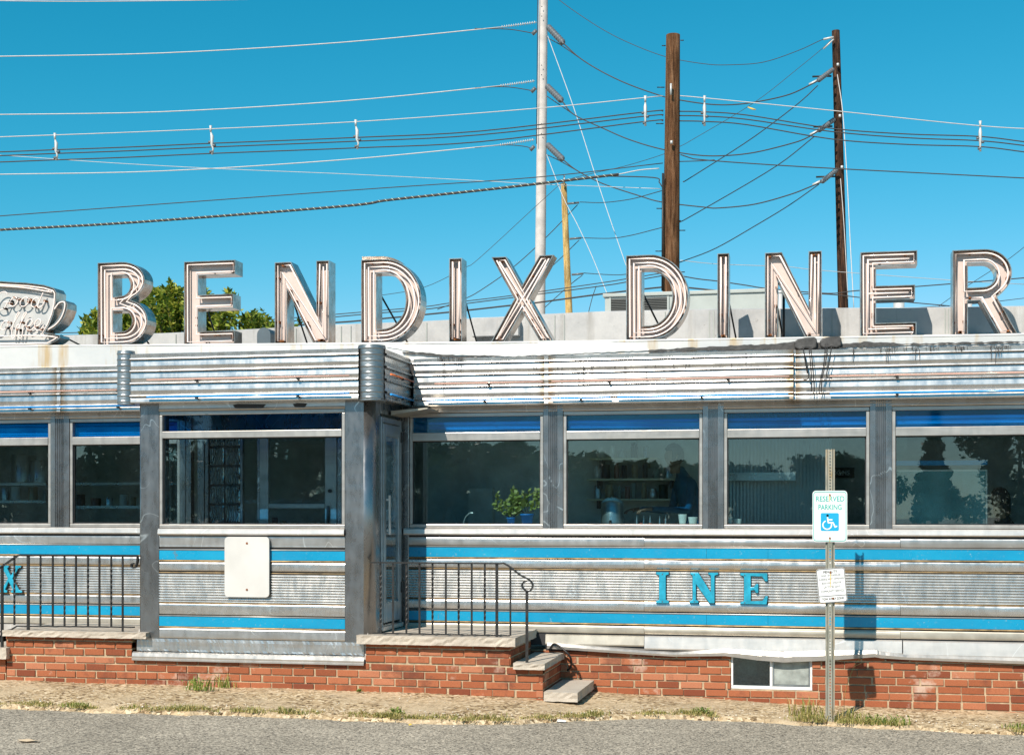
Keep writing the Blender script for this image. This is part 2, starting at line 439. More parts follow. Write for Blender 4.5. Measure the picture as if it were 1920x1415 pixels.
# ------------------------------------------------------------------ world, sun, camera
sun_dir = Vector((.288, 1.0, -.955)).normalized()
w = bpy.data.worlds.new('World'); sc.world = w; w.use_nodes = True
nt = w.node_tree; nt.nodes.clear()
sky = nt.nodes.new('ShaderNodeTexSky'); sky.sky_type = 'NISHITA'; sky.sun_disc = False
sky.sun_elevation = math.asin(-sun_dir.z); sky.sun_rotation = math.atan2(-sun_dir.x, -sun_dir.y)
sky.air_density = 1.0; sky.dust_density = 0.0; sky.ozone_density = 3.0; sky.altitude = 0
hs = nt.nodes.new('ShaderNodeHueSaturation'); hs.inputs['Saturation'].default_value = 1.0; hs.inputs['Hue'].default_value = .485
mxw = nt.nodes.new('ShaderNodeMix'); mxw.data_type = 'RGBA'; mxw.blend_type = 'MULTIPLY'; mxw.inputs[0].default_value = 1; mxw.inputs[7].default_value = (1,.78,.86,1)
bg = nt.nodes.new('ShaderNodeBackground'); bg.inputs[1].default_value = .12
wo = nt.nodes.new('ShaderNodeOutputWorld')
nt.links.new(sky.outputs[0], hs.inputs['Color']); nt.links.new(hs.outputs[0], mxw.inputs[6])
sp_ = nt.nodes.new('ShaderNodeSeparateColor'); cb_ = nt.nodes.new('ShaderNodeCombineColor')
pw_ = nt.nodes.new('ShaderNodeMath'); pw_.operation = 'POWER'; pw_.inputs[1].default_value = 3.0
ml_ = nt.nodes.new('ShaderNodeMath'); ml_.operation = 'MULTIPLY'; ml_.inputs[1].default_value = .034
m2_ = nt.nodes.new('ShaderNodeMath'); m2_.operation = 'MULTIPLY'; m2_.inputs[1].default_value = .62
mn_ = nt.nodes.new('ShaderNodeMath'); mn_.operation = 'MINIMUM'
nt.links.new(mxw.outputs[2], sp_.inputs[0]); nt.links.new(sp_.outputs[0], pw_.inputs[0]); nt.links.new(pw_.outputs[0], ml_.inputs[0])
nt.links.new(sp_.outputs[0], m2_.inputs[0]); nt.links.new(ml_.outputs[0], mn_.inputs[0]); nt.links.new(m2_.outputs[0], mn_.inputs[1])
nt.links.new(mn_.outputs[0], cb_.inputs[0]); nt.links.new(sp_.outputs[1], cb_.inputs[1]); nt.links.new(sp_.outputs[2], cb_.inputs[2])
nt.links.new(cb_.outputs[0], bg.inputs[0]); nt.links.new(bg.outputs[0], wo.inputs[0])
sl = bpy.data.lights.new('sun', 'SUN'); sl.energy = 5.0; sl.angle = rad(.53); sl.color = (1.0, .915, .80)
so = bpy.data.objects.new('sun', sl); col.objects.link(so); so.rotation_euler = sun_dir.to_track_quat('-Z', 'Y').to_euler()
cam = bpy.data.cameras.new('camera'); co = bpy.data.objects.new('camera', cam); col.objects.link(co)
co.location = (0, -CD, EYE); co.rotation_euler = (rad(90), 0, TH)
cam.sensor_width = 36; cam.lens = F/1920*36; cam.shift_y = (HZ-707.5)/1920; cam.clip_end = 2000; cam.clip_start = .1
sc.camera = co
sc.view_settings.view_transform = 'Standard'; sc.view_settings.look = 'None'; sc.view_settings.exposure = 0.25; sc.view_settings.gamma = 1
sc.render.film_transparent = False
sc.cycles.max_bounces = 10; sc.cycles.transparent_max_bounces = 24; sc.cycles.caustics_reflective = False; sc.cycles.caustics_refractive = False
sc.cycles.sample_clamp_indirect = 6

# ------------------------------------------------------------------ ground
g = MB(); xs = [-400,-150,-60,-30]+linspace(-20, 12, 33)+[30,60,150,400]; ys = [-400,-120,-40,-20,-12,-6,-3,0,8,40,150,400]
vs = [(x, y, ha(x)) for y in ys for x in xs]; n = len(xs)
g.add(vs, [(j*n+i, j*n+i+1, (j+1)*n+i+1, (j+1)*n+i) for j in range(len(ys)-1) for i in range(n-1)], True)
tag(g.build('asphalt_ground', M['asphalt']), kind='structure')
EDGE = [(-260,1312),(-60,1319),(0,1322),(100,1326),(180,1330),(300,1333),(480,1337),(560,1341),(640,1344),(760,1349),(860,1352),(930,1352),(1000,1350),(1060,1347),(1130,1344),(1190,1341),(1300,1343),(1440,1349),(1560,1356),(1720,1363),(1820,1368),(1920,1373),(2200,1387)]
epts = [Ground(px, py, .02) for px, py in EDGE]
def edge_y(X):
    return interp([(p.x, p.y) for p in epts], X)
s = MB(); xs = linspace(-9.6, 3.4, 520); rows = 16; rr = random.Random(3); vs = []
jit = [rr.uniform(-1, 1) for _ in xs]
for i, x in enumerate(xs):
    ey = edge_y(x)+.018*jit[i]+.02*math.sin(x*9)+.015*math.sin(x*23+1)
    za, ze = hw(x), ha(x)+.04+.006*math.sin(x*17)
    for j in range(rows):
        t = j/(rows-1); y = .05+(ey-.05)*t
        z = za+(ze-za)*min(1, max(0, (-y-.9)/max(.05, -ey-.9)))+rr.uniform(-.0035, .0035)+.004*math.sin(x*5+y*7)
        if t > .93: z -= .012
        vs.append((x, y, z))
    vs.append((x, ey-.03, ha(x)+.006)); vs.append((x, ey-.05, ha(x)-.03))
n = rows+2
s.add(vs, [(i*n+j, i*n+j+1, (i+1)*n+j+1, (i+1)*n+j) for i in range(len(xs)-1) for j in range(n-1)], True)
tag(s.build('sidewalk', M['walk']), kind='structure')
for (px, py, w_, h_) in ((55,1389,.16,.05),(1165,1397,.11,.06)):
    pass

# ------------------------------------------------------------------ the diner building
VP = -.92                                     # vestibule front plane
XL, XR = ux(262, VP), ux(755, 0.0)            # vestibule side planes
B = empty('diner_building', (-3, 0, 0), 'long stainless steel diner with blue stripes, brick base and glazed entrance vestibule', 'diner')
X0, X1 = -11.0, 3.6
# core: floor, back wall, ceiling, ends
MB().box(X0, X1, .06, 4.6, .50, .64).build('floor', M['floorin'], B)
c = MB(); c.box(X0, X1, 3.3, 3.42, .64, 2.78); c.box(X0, X0+.1, .1, 3.3, .64, 2.78); c.box(X1-.1, X1, .1, 3.3, .64, 2.78)
c.build('interior_wall', M['darkwall'], B)
MB().box(X0, X1, .03, 4.6, 2.785, 2.86).build('ceiling', simple('ceiling_paint', (.80,.80,.76), .7), B)
c = MB(); c.box(X0-.02, X0-.002, .0, 4.7, .1, 3.1); c.box(X1+.002, X1+.02, 0, 4.7, .1, 3.1); c.box(X0, X1, 4.62, 4.7, .1, 3.1)
c.build('rear_wall', M['panel2'], B)

ZS = dict(led0=.40, led1=.462, low0=.468, low1=.578, d0=.587, d1=.657, b20=.684, b21=.772, c0=.797, c1=.882, k0=.894, k1=1.166,
          pb0=1.186, pb1=1.262, b10=1.285, b11=1.374, a0=1.393, a1=1.472, s0=1.492, s1=1.558)
def lower_wall(xa, xb, y, Z, seams, seed, tanlow=False):
    rr = random.Random(seed)
    cuts = [xa]+[q for q in seams if xa < q < xb]+[xb]
    MB().box(xa, xb, y+.004, y+.05, Z['low0'], Z['s1']).build('backing_wall', M['dark'], B)
    def rows(name, z0, z1, mat, yo=0.0, tl=.0):
        for q0, q1 in zip(cuts, cuts[1:]):
            m = MB(); tilt = rr.uniform(-.003, .004)+tl
            xs_ = linspace(q0+.0015, q1-.0015, max(2, int((q1-q0)/.12)+1))
            y0_ = y-yo-rr.uniform(0, .002)
            bl = (.0095 if abs(q0-ux(1208)) < .01 else .003 if q0 > -4 else .001); hh_ = z1-z0
            m.extr_x([(y, z0), (y0_-.006, z0), (y0_-.008, z0+.004)]+[(y0_-.008-tilt*.5+tilt*t_-bl*math.sin(math.pi*t_)**.8, z0+hh_*t_) for t_ in (.15,.3,.5,.7,.85)]+[(y0_-.006+tilt, z1-.004), (y0_-.004+tilt, z1), (y, z1)], xs_, False, .0009, rr.random())
            m.build(name, mat, B)
    rows('steel_panel', Z['a0'], Z['a1'], M['panel2'])
    rows('steel_panel', Z['pb0'], Z['pb1'], M['panel'])
    rows('steel_panel', Z['c0'], Z['c1'], M['panel'])
    rows('steel_panel', Z['d0'], Z['d1'], M['tan'] if tanlow else M['panel2'])
    # blue enamel stripes
    for a, b in (('b10','b11'), ('b20','b21')):
        m = MB()
        pass
        bc = [xa]+[q for q in (ux(1325), ux(1440), ux(-200)) if xa < q < xb]+[xb]
        for q0, q1 in zip(bc, bc[1:]): MB().box(q0+.001, q1-.001, y-.010, y+.002, Z[a], Z[b]).build('blue_stripe', M['blue'], B)
        # beads above and below
        for zz, mt in ((Z[b]+.008, M['frame']), (Z[a]-.009, M['rusttrim'])):
            m = MB(); m.tube([(xa, y-.010, zz), (xb, y-.010, zz)], .0065, 6); m.build('trim_bead', mt, B)
    for zz in (Z['k1']+.009, Z['k0']-.005):
        m = MB(); m.tube([(xa, y-.008, zz), (xb, y-.008, zz)], .004, 6); m.build('trim_bead', M['rusttrim'], B)
    # ribbed field
    m = MB(); prof = []; nr = 11; hh = (Z['k1']-Z['k0'])/nr
    for i in range(nr):
        for q, o in ((.02, 0), (.14, .010), (.35, .0155), (.62, .014), (.84, .007), (.93, 0)):
            prof.append((y-.001-o, Z['k0']+(i+q)*hh))
    m.extr_x(prof, linspace(xa, xb, max(2, int((xb-xa)/.5)+2)), False, .0004, seed)
    m.build('ribbed_panel', M['corr'], B)
    # sill
    m = MB(); m.extr_x([(y+.02, Z['s0']-.004), (y-.035, Z['s0']), (y-.045, Z['s0']+.012), (y-.040, Z['s1']-.016), (y-.028, Z['s1']-.004), (y+.03, Z['s1'])],
                       linspace(xa, xb, max(2, int((xb-xa)/.3)+1)), False, .0008, seed+1)
    m.build('window_sill', M['bright'], B)
def window(xa, xb, y, zb=1.56, zt=2.64, tr=(2.38, 2.457), gl='glass', wide=.028, film='film'):
    f = MB(); yo = y-.012
    f.box(xa, xb, yo, y+.07, zb, zb+.032)
    f.box(xa, xb, yo, y+.07, zt-.034, zt)
    f.box(xa, xa+wide, yo+.002, y+.068, zb+.034, zt-.036); f.box(xb-wide, xb, yo+.002, y+.068, zb+.034, zt-.036)
    f.box(xa+wide+.001, xb-wide-.001, yo-.004, y+.05, tr[0], tr[1])
    fr = f.build('window', M['frame'], B, bevel=.004)
    i0, i1 = xa+wide+.001, xb-wide-.001
    MB().box(i0, i1, y+.030, y+.036, zb+.034, tr[0]-.001).build('window_pane', M[gl], fr)
    MB().box(i0, i1, y+.030, y+.036, tr[1]+.001, zt-.036).build('transom_pane', M[film], fr)
    # slim inner bead (glazing gasket)
    gsk = MB()
    for q in ((i0, i0+.008, zb+.035, tr[0]-.002), (i1-.008, i1, zb+.035, tr[0]-.002)): gsk.box(q[0], q[1], y+.012, y+.029, q[2], q[3])
    gsk.box(i0, i1, y+.012, y+.029, tr[0]-.010, tr[0]-.002); gsk.box(i0, i1, y+.012, y+.029, zb+.035, zb+.043)
    gsk.build('glazing_bead', M['dark'], fr)
    return fr
def pillar(xa, xb, y, zb=1.555, zt=2.70):
    m = MB(); n = 5; w_ = xb-xa; pr = [(xa, y+.05), (xa, y-.018), (xa+w_*.22, y-.020)]
    for i in range(n):
        q = xa+w_*(.26+.48*i/n)
        pr += [(q, y-.020), (q+w_*.02, y-.012), (q+w_*.05, y-.012), (q+w_*.075, y-.020)]
    pr += [(xb-w_*.2, y-.020), (xb, y-.018), (xb, y+.05)]
    vs = [(a, b, zb) for a, b in pr]+[(a, b, zt) for a, b in pr]; k = len(pr)
    m.add(vs, [(i, i+1, i+1+k, i+k) for i in range(k-1)])
    m.build('window_pillar', M['pillar'], B)
seamsR = [ux(1208), ux(1688), ux(600)]
# right wing
lower_wall(XR+.02, X1, 0, ZS, seamsR, 11, True)
lower_wall(X0, XL-.002, 0, ZS, [ux(-120)], 12, True)
PR = [(1019.5,1056),(1318,1357),(1631,1672),(1985,2027)]
WR = [(768,1019),(1056.5,1317.5),(1357.5,1630.5),(1672.5,1984.5)]
for a, b in PR: pillar(ux(a), ux(b), 0)
for i, (a, b) in enumerate(WR):
    window(ux(a)+.001, ux(b)-.001, 0)
m = MB(); m.box(XR+.001, ux(767.5), -.018, .07, .64, 2.70); m.build('corner_trim', M['pillar'], B, bevel=.006)
# beyond the last pillar: another window outside the frame
window(ux(2028), X1-.1, 0)
MB().box(X1-.099, X1, -.018, .07, 1.56, 2.70).build('corner_trim', M['pillar'], B)
# left wing
for a, b in ((96.5,131.5),(-190,-155)): pillar(ux(a), ux(b), 0)
window(ux(132), ux(338)-.001, 0); window(ux(-154.5), ux(96), 0); window(X0+.1, ux(-190.5), 0)
MB().box(X0, X0+.099, -.018, .07, 1.56, 2.70).build('corner_trim', M['pillar'], B)
# header band over the windows
for a, b in ((X0, XL-.002), (XR+.002, X1)):
    m = MB(); m.extr_x([(.06, 2.642), (-.014, 2.644), (-.020, 2.652), (-.016, 2.668), (-.022, 2.672), (-.014, 2.70), (-.014, 2.72)], linspace(a, b, 30), False, .0012, 5)
    m.build('window_header', M['panel2'], B)
for a, b in ((X0, XL), (XR, X1)): MB().box(a, b, .02, .10, 2.72, 3.12).build('fascia_backing', M['dark'], B)

# lower skirt and ledges, right wing
sk = [(ux(1023.5), ux(1208), .475, .572, M['tan'], .01), (ux(1209), ux(1691), .450, .574, M['bright'], .022), (ux(1693), X1, .440, .572, M['bright'], .022)]
for a, b, z0, z1, mt, yo in sk:
    m = MB(); m.extr_x([(.0, z0-.005), (-yo-.012, z0), (-yo-.016, z0+.012), (-yo-.004, z1-.01), (-.001, z1)], linspace(a, b, 22), False, .0012, 3)
    m.build('skirt_panel', mt, B)
lp = [(1028,1203,1214),(1180,1216,1224),(1265,1222,1229),(1360,1215,1228),(1420,1218,1236),(1470,1220,1240),(1560,1218,1236),(1640,1217,1230),(1652,1220,1232),(1700,1226,1235),(1920,1232,1243),(2150,1240,1251)]
m = MB(); base = 0; st = []
for i in range(len(lp)-1):
    a, b = lp[i], lp[i+1]; k = 6
    for q in range(k): st.append(tuple(a[j]+(b[j]-a[j])*q/k for j in range(3)))
st.append(lp[-1]); rr = random.Random(4)
for px, t1, t0 in st:
    X = ux(px); z1, z0 = uz(px, t1), uz(px, t0); j = rr.uniform(-.003, .003)
    m.v += [(X, .0, z1+.012), (X, -.045+j, z1), (X, -.062+j, (z0+z1)/2), (X, -.058+j, z0), (X, .0, z0-.006)]
for i in range(len(st)-1):
    for k in range(4): a = i*5+k; m.f.append((a, a+5, a+6, a+1)); m.sm.append(False)
m.build('base_ledge', M['frame'], B)
MB().box(ux(1023.5), X1, -.002, .05, .40, .47).build('sill_plate', M['dark'], B)
# left wing skirt
m = MB(); m.extr_x([(0, .46), (-.02, .462), (-.024, .572), (-.001, .578)], linspace(X0, XL, 16), False, .001, 9); m.build('skirt_panel', M['bright'], B)

# ------------- brick foundation (each face built brick by brick in one mesh per wall)
CH = .0677; BL = .2032; JT = .0125
def brick_wall(xa, xb, y, z0, z1, hole=None, seed=1, side=None, name='brick_base', parent=None, zbot=None):
    rr = random.Random(seed); m = MB(); row = 0; zz = z0
    while zz < z1-.01:
        ztop = min(zz+CH-JT, z1)
        x = xa-(BL/2 if row % 2 else 0)-rr.uniform(0, .02)
        while x < xb:
            a, b = max(x, xa), min(x+BL-JT, xb)
            parts = [(a, b)]
            if hole and zz < hole[3]-.004 and ztop > hole[2]+.004:
                parts = []
                if a < hole[0]: parts.append((a, min(b, hole[0])))
                if b > hole[1]: parts.append((max(a, hole[1]), b))
            for a2, b2 in parts:
                if b2-a2 > .012:
                    o = rr.uniform(-.0035, .0035); dz = rr.uniform(-.002, .002)+.006*math.sin(a2*.9+zz)
                    m.box(a2, b2, y+o, y+.09, zz+dz, ztop+dz)
            x += BL+rr.uniform(-.008, .010)
        zz += CH; row += 1
    o = m.build(name, M['brick'], parent or B, bevel=.0035)
    mm = MB(); yb = y+.011
    if hole:
        mm.box(xa, hole[0], yb, y+.08, z0-.05, z1); mm.box(hole[1], xb, yb, y+.08, z0-.05, z1)
        mm.box(hole[0], hole[1], yb, y+.08, z0-.05, hole[2]-.002); mm.box(hole[0], hole[1], yb, y+.08, hole[3]+.002, z1)
    else: mm.box(xa, xb, yb, y+.08, z0-.05, z1)
    mm.build('mortar', M['mortar'], o)
    return o
def brick_side(x, ya, yb_, z0, z1, facing, seed, parent):
    rr = random.Random(seed); m = MB(); row = 0; zz = z0
    while zz < z1-.01:
        ztop = min(zz+CH-JT, z1); y = ya+.003-(BL/2 if row % 2 == 0 else 0)
        while y < yb_:
            a, b = max(y, ya+.002), min(y+BL-JT, yb_)
            if b-a > .015:
                o = rr.uniform(-.002, .002)
                m.box(x-.06, x+o, a, b, zz, ztop) if facing > 0 else m.box(x+o, x+.06, a, b, zz, ztop)
            y += BL
        zz += CH; row += 1
    o = m.build('brick_side', M['brick'], parent, bevel=.0035)
    mm = MB(); mm.box(x-.055, x-.007, ya+.01, yb_, z0-.04, z1) if facing > 0 else mm.box(x+.007, x+.055, ya+.01, yb_, z0-.04, z1)
    mm.build('mortar', M['mortar'], o)
BW = (ux(1370), ux(1523), uz(1445, 1292), uz(1445, 1226)-.002)
brick_wall(ux(1024)-.3, X1, -.012, -.095, .425, BW, 5)
# basement window
xa, xb, z0, z1 = BW
f = MB(); f.box(xa+.004, xb, .005, .05, z0, z0+.028); f.box(xa+.004, xa+.022, .005, .05, z0+.029, z1); f.box(xb-.018, xb, .005, .05, z0+.029, z1)
xm = ux(1446); f.box(xm-.012, xm+.012, .002, .048, z0+.029, z1-.02); f.box(xa+.023, xb-.019, .004, .05, z1-.019, z1)
bw = f.build('basement_window', M['signwhite'], B, bevel=.003)
MB().box(xa+.023, xm-.013, .03, .034, z0+.03, z1-.02).build('window_pane', M['glass'], bw)
f = MB()
for a, b in ((xm+.014, xb-.02),):
    f.box(a, b, .012, .028, z0+.032, z0+.044); f.box(a, b, .012, .028, z1-.034, z1-.022); f.box(a, a+.01, .012, .028, z0+.045, z1-.035); f.box(b-.01, b, .012, .028, z0+.045, z1-.035)
f.build('sash', M['dullframe'], bw)
MB().box(xm+.026, xb-.032, .018, .022, z0+.046, z1-.036).build('window_pane', simple('frosted_pane', (.32,.35,.33), .25, var=.3, sc_=12), bw)
MB().box(xa-.05, xb+.05, .25, .27, z0-.1, z1+.05).build('curtain', simple('dusty_board', (.20,.24,.22), .7, var=.6, sc_=9), bw)
# vestibule front and stoops' faces
FB = -.945
brick_wall(ux(12, FB), ux(1018, FB)-.001, FB, -.03, .36, None, 8)
# bent white ledge + crinkled flashing under the vestibule
vxa, vxb = ux(250, FB), ux(684, FB)
m = MB(); m.extr_x([(FB-.005, .425), (FB-.022, .415), (FB-.030, .385), (FB-.028, .368), (FB-.034, .362), (FB-.034, .348), (FB-.002, .345)], linspace(vxa, vxb, 26), False, .0012, 2)
m.build('base_ledge', M['frame'], B)
m = MB(); rr = random.Random(21); xs_ = linspace(ux(258, VP), ux(683, VP), 110)
for i, x in enumerate(xs_):
    j = rr.uniform(-.0035, .0035)
    m.v += [(x, VP-.010, .548), (x+rr.uniform(-.003,.003), VP-.012+j*.6, .52), (x, VP-.012+j, .485), (x, VP-.013+j, .450), (x, VP-.014+j*.3, .432+rr.uniform(-.004,.004)), (x, VP, .428)]
for i in range(len(xs_)-1):
    for k in range(5): a = i*6+k; m.f.append((a, a+6, a+7, a+1)); m.sm.append(False)
m.build('crinkled_flashing', M['panel2'], B)
MB().box(ux(258, VP)+.01, ux(690, VP), VP+.002, -.0, .34, .63).build('vestibule_floor', M['floorin'], B)

# ------------------------------------------------------------------ vestibule
ZV = dict(low0=.546, low1=.55, d0=.553, d1=.648, b20=.664, b21=.752, c0=.774, c1=.868, k0=.880, k1=1.146, pb0=1.172, pb1=1.250, b10=1.272, b11=1.356, a0=1.388, a1=1.487, s0=1.498, s1=1.560)
pA0, pA1 = XL, ux(299, VP); pB0, pB1 = ux(648, VP), XR
lower_wall(pA1+.002, pB0-.002, VP, ZV, [], 31)
window(pA1+.004, pB0-.004, VP, 1.562, 2.628, (2.382, 2.445), 'doorglass', .028, 'transom')
def rpost(x0, x1, y0, y1, z0, z1, r, corner, name, mat):
    # square post with one rounded outer corner
    pts = []
    def arc(cx, cy, a0): return [(cx+r*math.cos(a0+k*math.pi/16), cy+r*math.sin(a0+k*math.pi/16)) for k in range(9)]
    if corner == 'R': pts = [(x0, y1), (x0, y0)]+arc(x1-r, y0+r, -math.pi/2)+[(x1, y1)]
    else: pts = arc(x0+r, y0+r, math.pi)+[(x1, y0), (x1, y1), (x0, y1)]
    m = MB(); k = len(pts)
    vs = [(a, b, z0) for a, b in pts]+[(a, b, z1) for a, b in pts]
    m.add(vs, [(i, (i+1) % k, (i+1) % k+k, i+k) for i in range(k)]+[tuple(range(k))[::-1], tuple(range(k, 2*k))], False)
    o = m.build(name, mat, B)
    for p in o.data.polygons: p.use_smooth = len(p.vertices) == 4 and abs(p.normal.x) < .995 and abs(p.normal.y) < .995
    return o
rpost(pA0, pA1, VP-.012, VP+.20, .548, 2.70, .02, 'L', 'entrance_post', M['pillar'])
rpost(pB0, pB1, VP-.012, VP+.19, .548, 2.70, .11, 'R', 'entrance_post', M['pillar'])
# header
m = MB(); m.extr_x([(VP+.03, 2.63), (VP-.012, 2.632), (VP-.018, 2.64), (VP-.012, 2.655), (VP-.012, 2.71)], linspace(pA1+.001, pB0-.001, 12), False, .001, 5)
m.build('window_header', M['panel2'], B)
for qa, qb in ((438, 499), (550, 577)):
    MB().prism([[(ux(qa+4, VP), 2.653), (ux(qb-5, VP), 2.650), (ux(qb, VP), 2.679), (ux(qa+9, VP), 2.686), (ux(qa, VP), 2.676)]], VP-.022, VP-.0125).build('torn_patch', M['dark'], B)
# side with the door (right), plane XR
DY0, DY1 = -.715, -.075
m = MB(); m.box(XR-.05, XR-.004, VP+.192, DY0-.002, .60, 2.70); m.box(XR-.05, XR-.004, DY1+.002, -.001, .60, 2.70); m.box(XR-.05, XR-.004, DY0, DY1, 2.60, 2.70)
m.build('vestibule_side_wall', M['pillar'], B)
m = MB(); m.box(XR-.02, XR+.012, DY0, DY0+.045, .67, 2.57); m.box(XR-.02, XR+.012, DY1-.045, DY1, .67, 2.57); m.box(XR-.02, XR+.012, DY0+.046, DY1-.046, 2.52, 2.57)
dr = m.build('entrance_door', M['dullframe'], B, bevel=.004)
m = MB(); m.box(XR-.012, XR+.02, DY0+.05, DY0+.12, .70, 2.51); m.box(XR-.012, XR+.02, DY1-.12, DY1-.05, .70, 2.51); m.box(XR-.012, XR+.02, DY0+.121, DY1-.121, 2.40, 2.51); m.box(XR-.012, XR+.02, DY0+.121, DY1-.121, .70, .88)
m.build('door_leaf', M['dullframe'], dr, bevel=.004)
MB().box(XR-.002, XR+.004, DY0+.122, DY1-.122, .881, 2.399).build('door_pane', M['doorglass'], dr)
m = MB(); m.box(XR+.045, XR+.058, DY0+.10, DY0+.14, 1.50, 1.86); m.box(XR+.021, XR+.044, DY0+.11, DY0+.125, 1.53, 1.55); m.box(XR+.021, XR+.044, DY0+.11, DY0+.125, 1.81, 1.83)
m.build('door_handle', M['bright'], dr, bevel=.003)
for z in (2.36, .95):
    MB().box(XR+.012, XR+.03, DY1-.05, DY1-.02, z, z+.10).build('hinge', M['iron'], dr)
MB().box(XR-.05, XR+.03, DY0, DY1, .632, .668).build('threshold', M['bright'], dr)
# left side wall of the vestibule
m = MB(); m.box(XL+.004, XL+.05, VP+.21, -.001, .60, 1.56); m.box(XL+.004, XL+.05, VP+.21, -.001, 2.6, 2.70); m.box(XL+.004, XL+.05, VP+.21, VP+.26, 1.56, 2.6); m.box(XL+.004, XL+.05, -.06, -.001, 1.56, 2.6)
m.build('vestibule_side_wall', M['pillar'], B)
MB().box(XL+.02, XL+.026, VP+.262, -.062, 1.562, 2.598).build('side_pane', M['doorglass'], B)
MB().box(XL+.01, XR-.01, VP+.03, .02, 2.71, 2.76).build('vestibule_ceiling', M['darkwall'], B)
# little rusty awning plate at the inner corner
m = MB(); m.prism([[(XR+.01, 2.60), (XR+.01, 2.64), (XR+.36, 2.665), (XR+.36, 2.655)]], -.42, -.03); m.build('corner_plate', M['tan'], B)

# inner wall of the vestibule (plane y=0)
ib = MB()
def pxr(a, b, z0=.64, z1=2.70, y0=-.02, y1=.03): ib.box(ux(a), ux(b), y0, y1, z0, z1)
pxr(339, 344); pxr(352, 362, y0=-.05); pxr(372, 384); pxr(386, 392); pxr(452, 456); pxr(484, 488); pxr(634, 640)
ib.box(ux(339), ux(640)+.4, -.019, .029, 2.52, 2.699); ib.box(ux(640), XR-.05, -.018, .028, .64, 2.51)
ib.build('inner_wall', M['pillar'], B)
gb = MB(); bx0, bx1 = ux(392.5), ux(451.5); bm_ = (bx0+bx1)/2
for r_ in range(10):
    for a, b in ((bx0+.004, bm_-.006), (bm_+.006, bx1-.004)):
        z = .66+r_*.188; gb.box(a, b, -.012, .05, z, z+.174)
gb.build('glass_block_panel', M['block'], B, bevel=.012)
MB().box(bx0, bx1, .0, .02, .64, 2.52).build('block_mortar', M['dark'], B)
MB().box(ux(456.5), ux(483.5), .0, .006, .66, 2.51).build('side_light', M['doorglass'], B)
m = MB(); dx0, dx1 = ux(489), ux(633)
m.box(dx0, ux(505), -.03, .012, .66, 2.51); m.box(ux(611), dx1, -.03, .012, .66, 2.51); m.box(ux(505)+.001, ux(611)-.001, -.03, .012, 2.44, 2.51)
m.box(ux(505)+.001, ux(611)-.001, -.03, .012, uz(560, 953), uz(560, 944)); m.box(ux(505)+.001, ux(611)-.001, -.03, .012, .66, .90)
idr = m.build('inner_door', M['frame'], B, bevel=.004)
m = MB(); m.box(ux(505)+.002, ux(611)-.002, -.008, -.003, uz(560, 944)+.002, 2.438); m.box(ux(505)+.002, ux(611)-.002, -.008, -.003, .902, uz(560, 953)-.002)
m.build('door_pane', M['doorglass'], idr)
q = U(619, 920, -.032); m = MB(); m.tube([q, q+Vector((0,-.02,0))], .017, 12); m.build('lock', M['iron'], idr)
m = MB(); m.box(ux(616), ux(620), -.06, -.045, uz(618, 985), uz(618, 948)); m.build('door_handle', M['iron'], idr)

# ------------------------------------------------------------------ ribbed cornice
CZ = [3.10, 2.990, 2.878, 2.765]
def corn_prof(y, bulge=1.0):
    p = [(y+.06, 3.152), (y-.112, 3.150), (y-.118, 3.145), (y-.116, 3.118)]
    zs = [3.10, 2.990, 2.878, 2.766]
    for i in range(3):
        za, zb = zs[i], zs[i+1]
        p += [(y-.116, za+.014), (y-.126, za+.012), (y-.133, za+.007), (y-.135, za+.001), (y-.132, za-.004), (y-.124, za-.008), (y-.106, za-.009)]
        h = za-zb-.024
        for t, o in ((.04, .003), (.58, .0105), (.62, .0105), (.97, .003)): p.append((y-.108-o*bulge, za-.010-h*t))
    p += [(y-.116, 2.780), (y-.128, 2.777), (y-.136, 2.771), (y-.138, 2.765), (y-.130, 2.758), (y-.112, 2.756)]
    p += [(y-.118, 2.735), (y-.122, 2.712), (y-.118, 2.700), (y+.02, 2.698)]
    return p
def cornice_x(xa, xb, y, seams, seed, skew=None):
    cuts = [xa]+[q for q in seams if xa < q < xb]+[xb]
    for i, (a, b) in enumerate(zip(cuts, cuts[1:])):
        m = MB(); m.extr_x(corn_prof(y, 1.45 if (skew and i == 1) else 1.15 if skew else 1.0), linspace(a+.002, b-.002, max(3, int((b-a)/.25))), False, .0016, seed+i)
        sk_ = skew if (skew and i == 1) else 0
        m.v = [(p[0], p[1]-(sk_*(p[0]-a)/(b-a) if p[1] < y-.06 else 0), p[2]) for p in m.v]
        m.build('cornice_section', M['cornice'], B)
        if i: 
            m = MB(); m.extr_x([(p[0]-.006, p[1]) for p in corn_prof(y)][1:-1], [a-.02, a+.02]); m.build('cornice_joint', M['panel2'], B)
    MB().box(xa+.003, xb-.003, y-.06, y+.05, 2.706, 3.148).build('cornice_core', M['dark'], B)
CXR, CXL = XR+.14, XL-.14
cornice_x(CXR+.0, X1, 0, [ux(1025, -.1), ux(1488, -.1)], 50, .06)
cornice_x(X0, CXL, 0, [ux(112, -.1)], 60)
cornice_x(XL-.035, XR-.10, VP, [], 70)
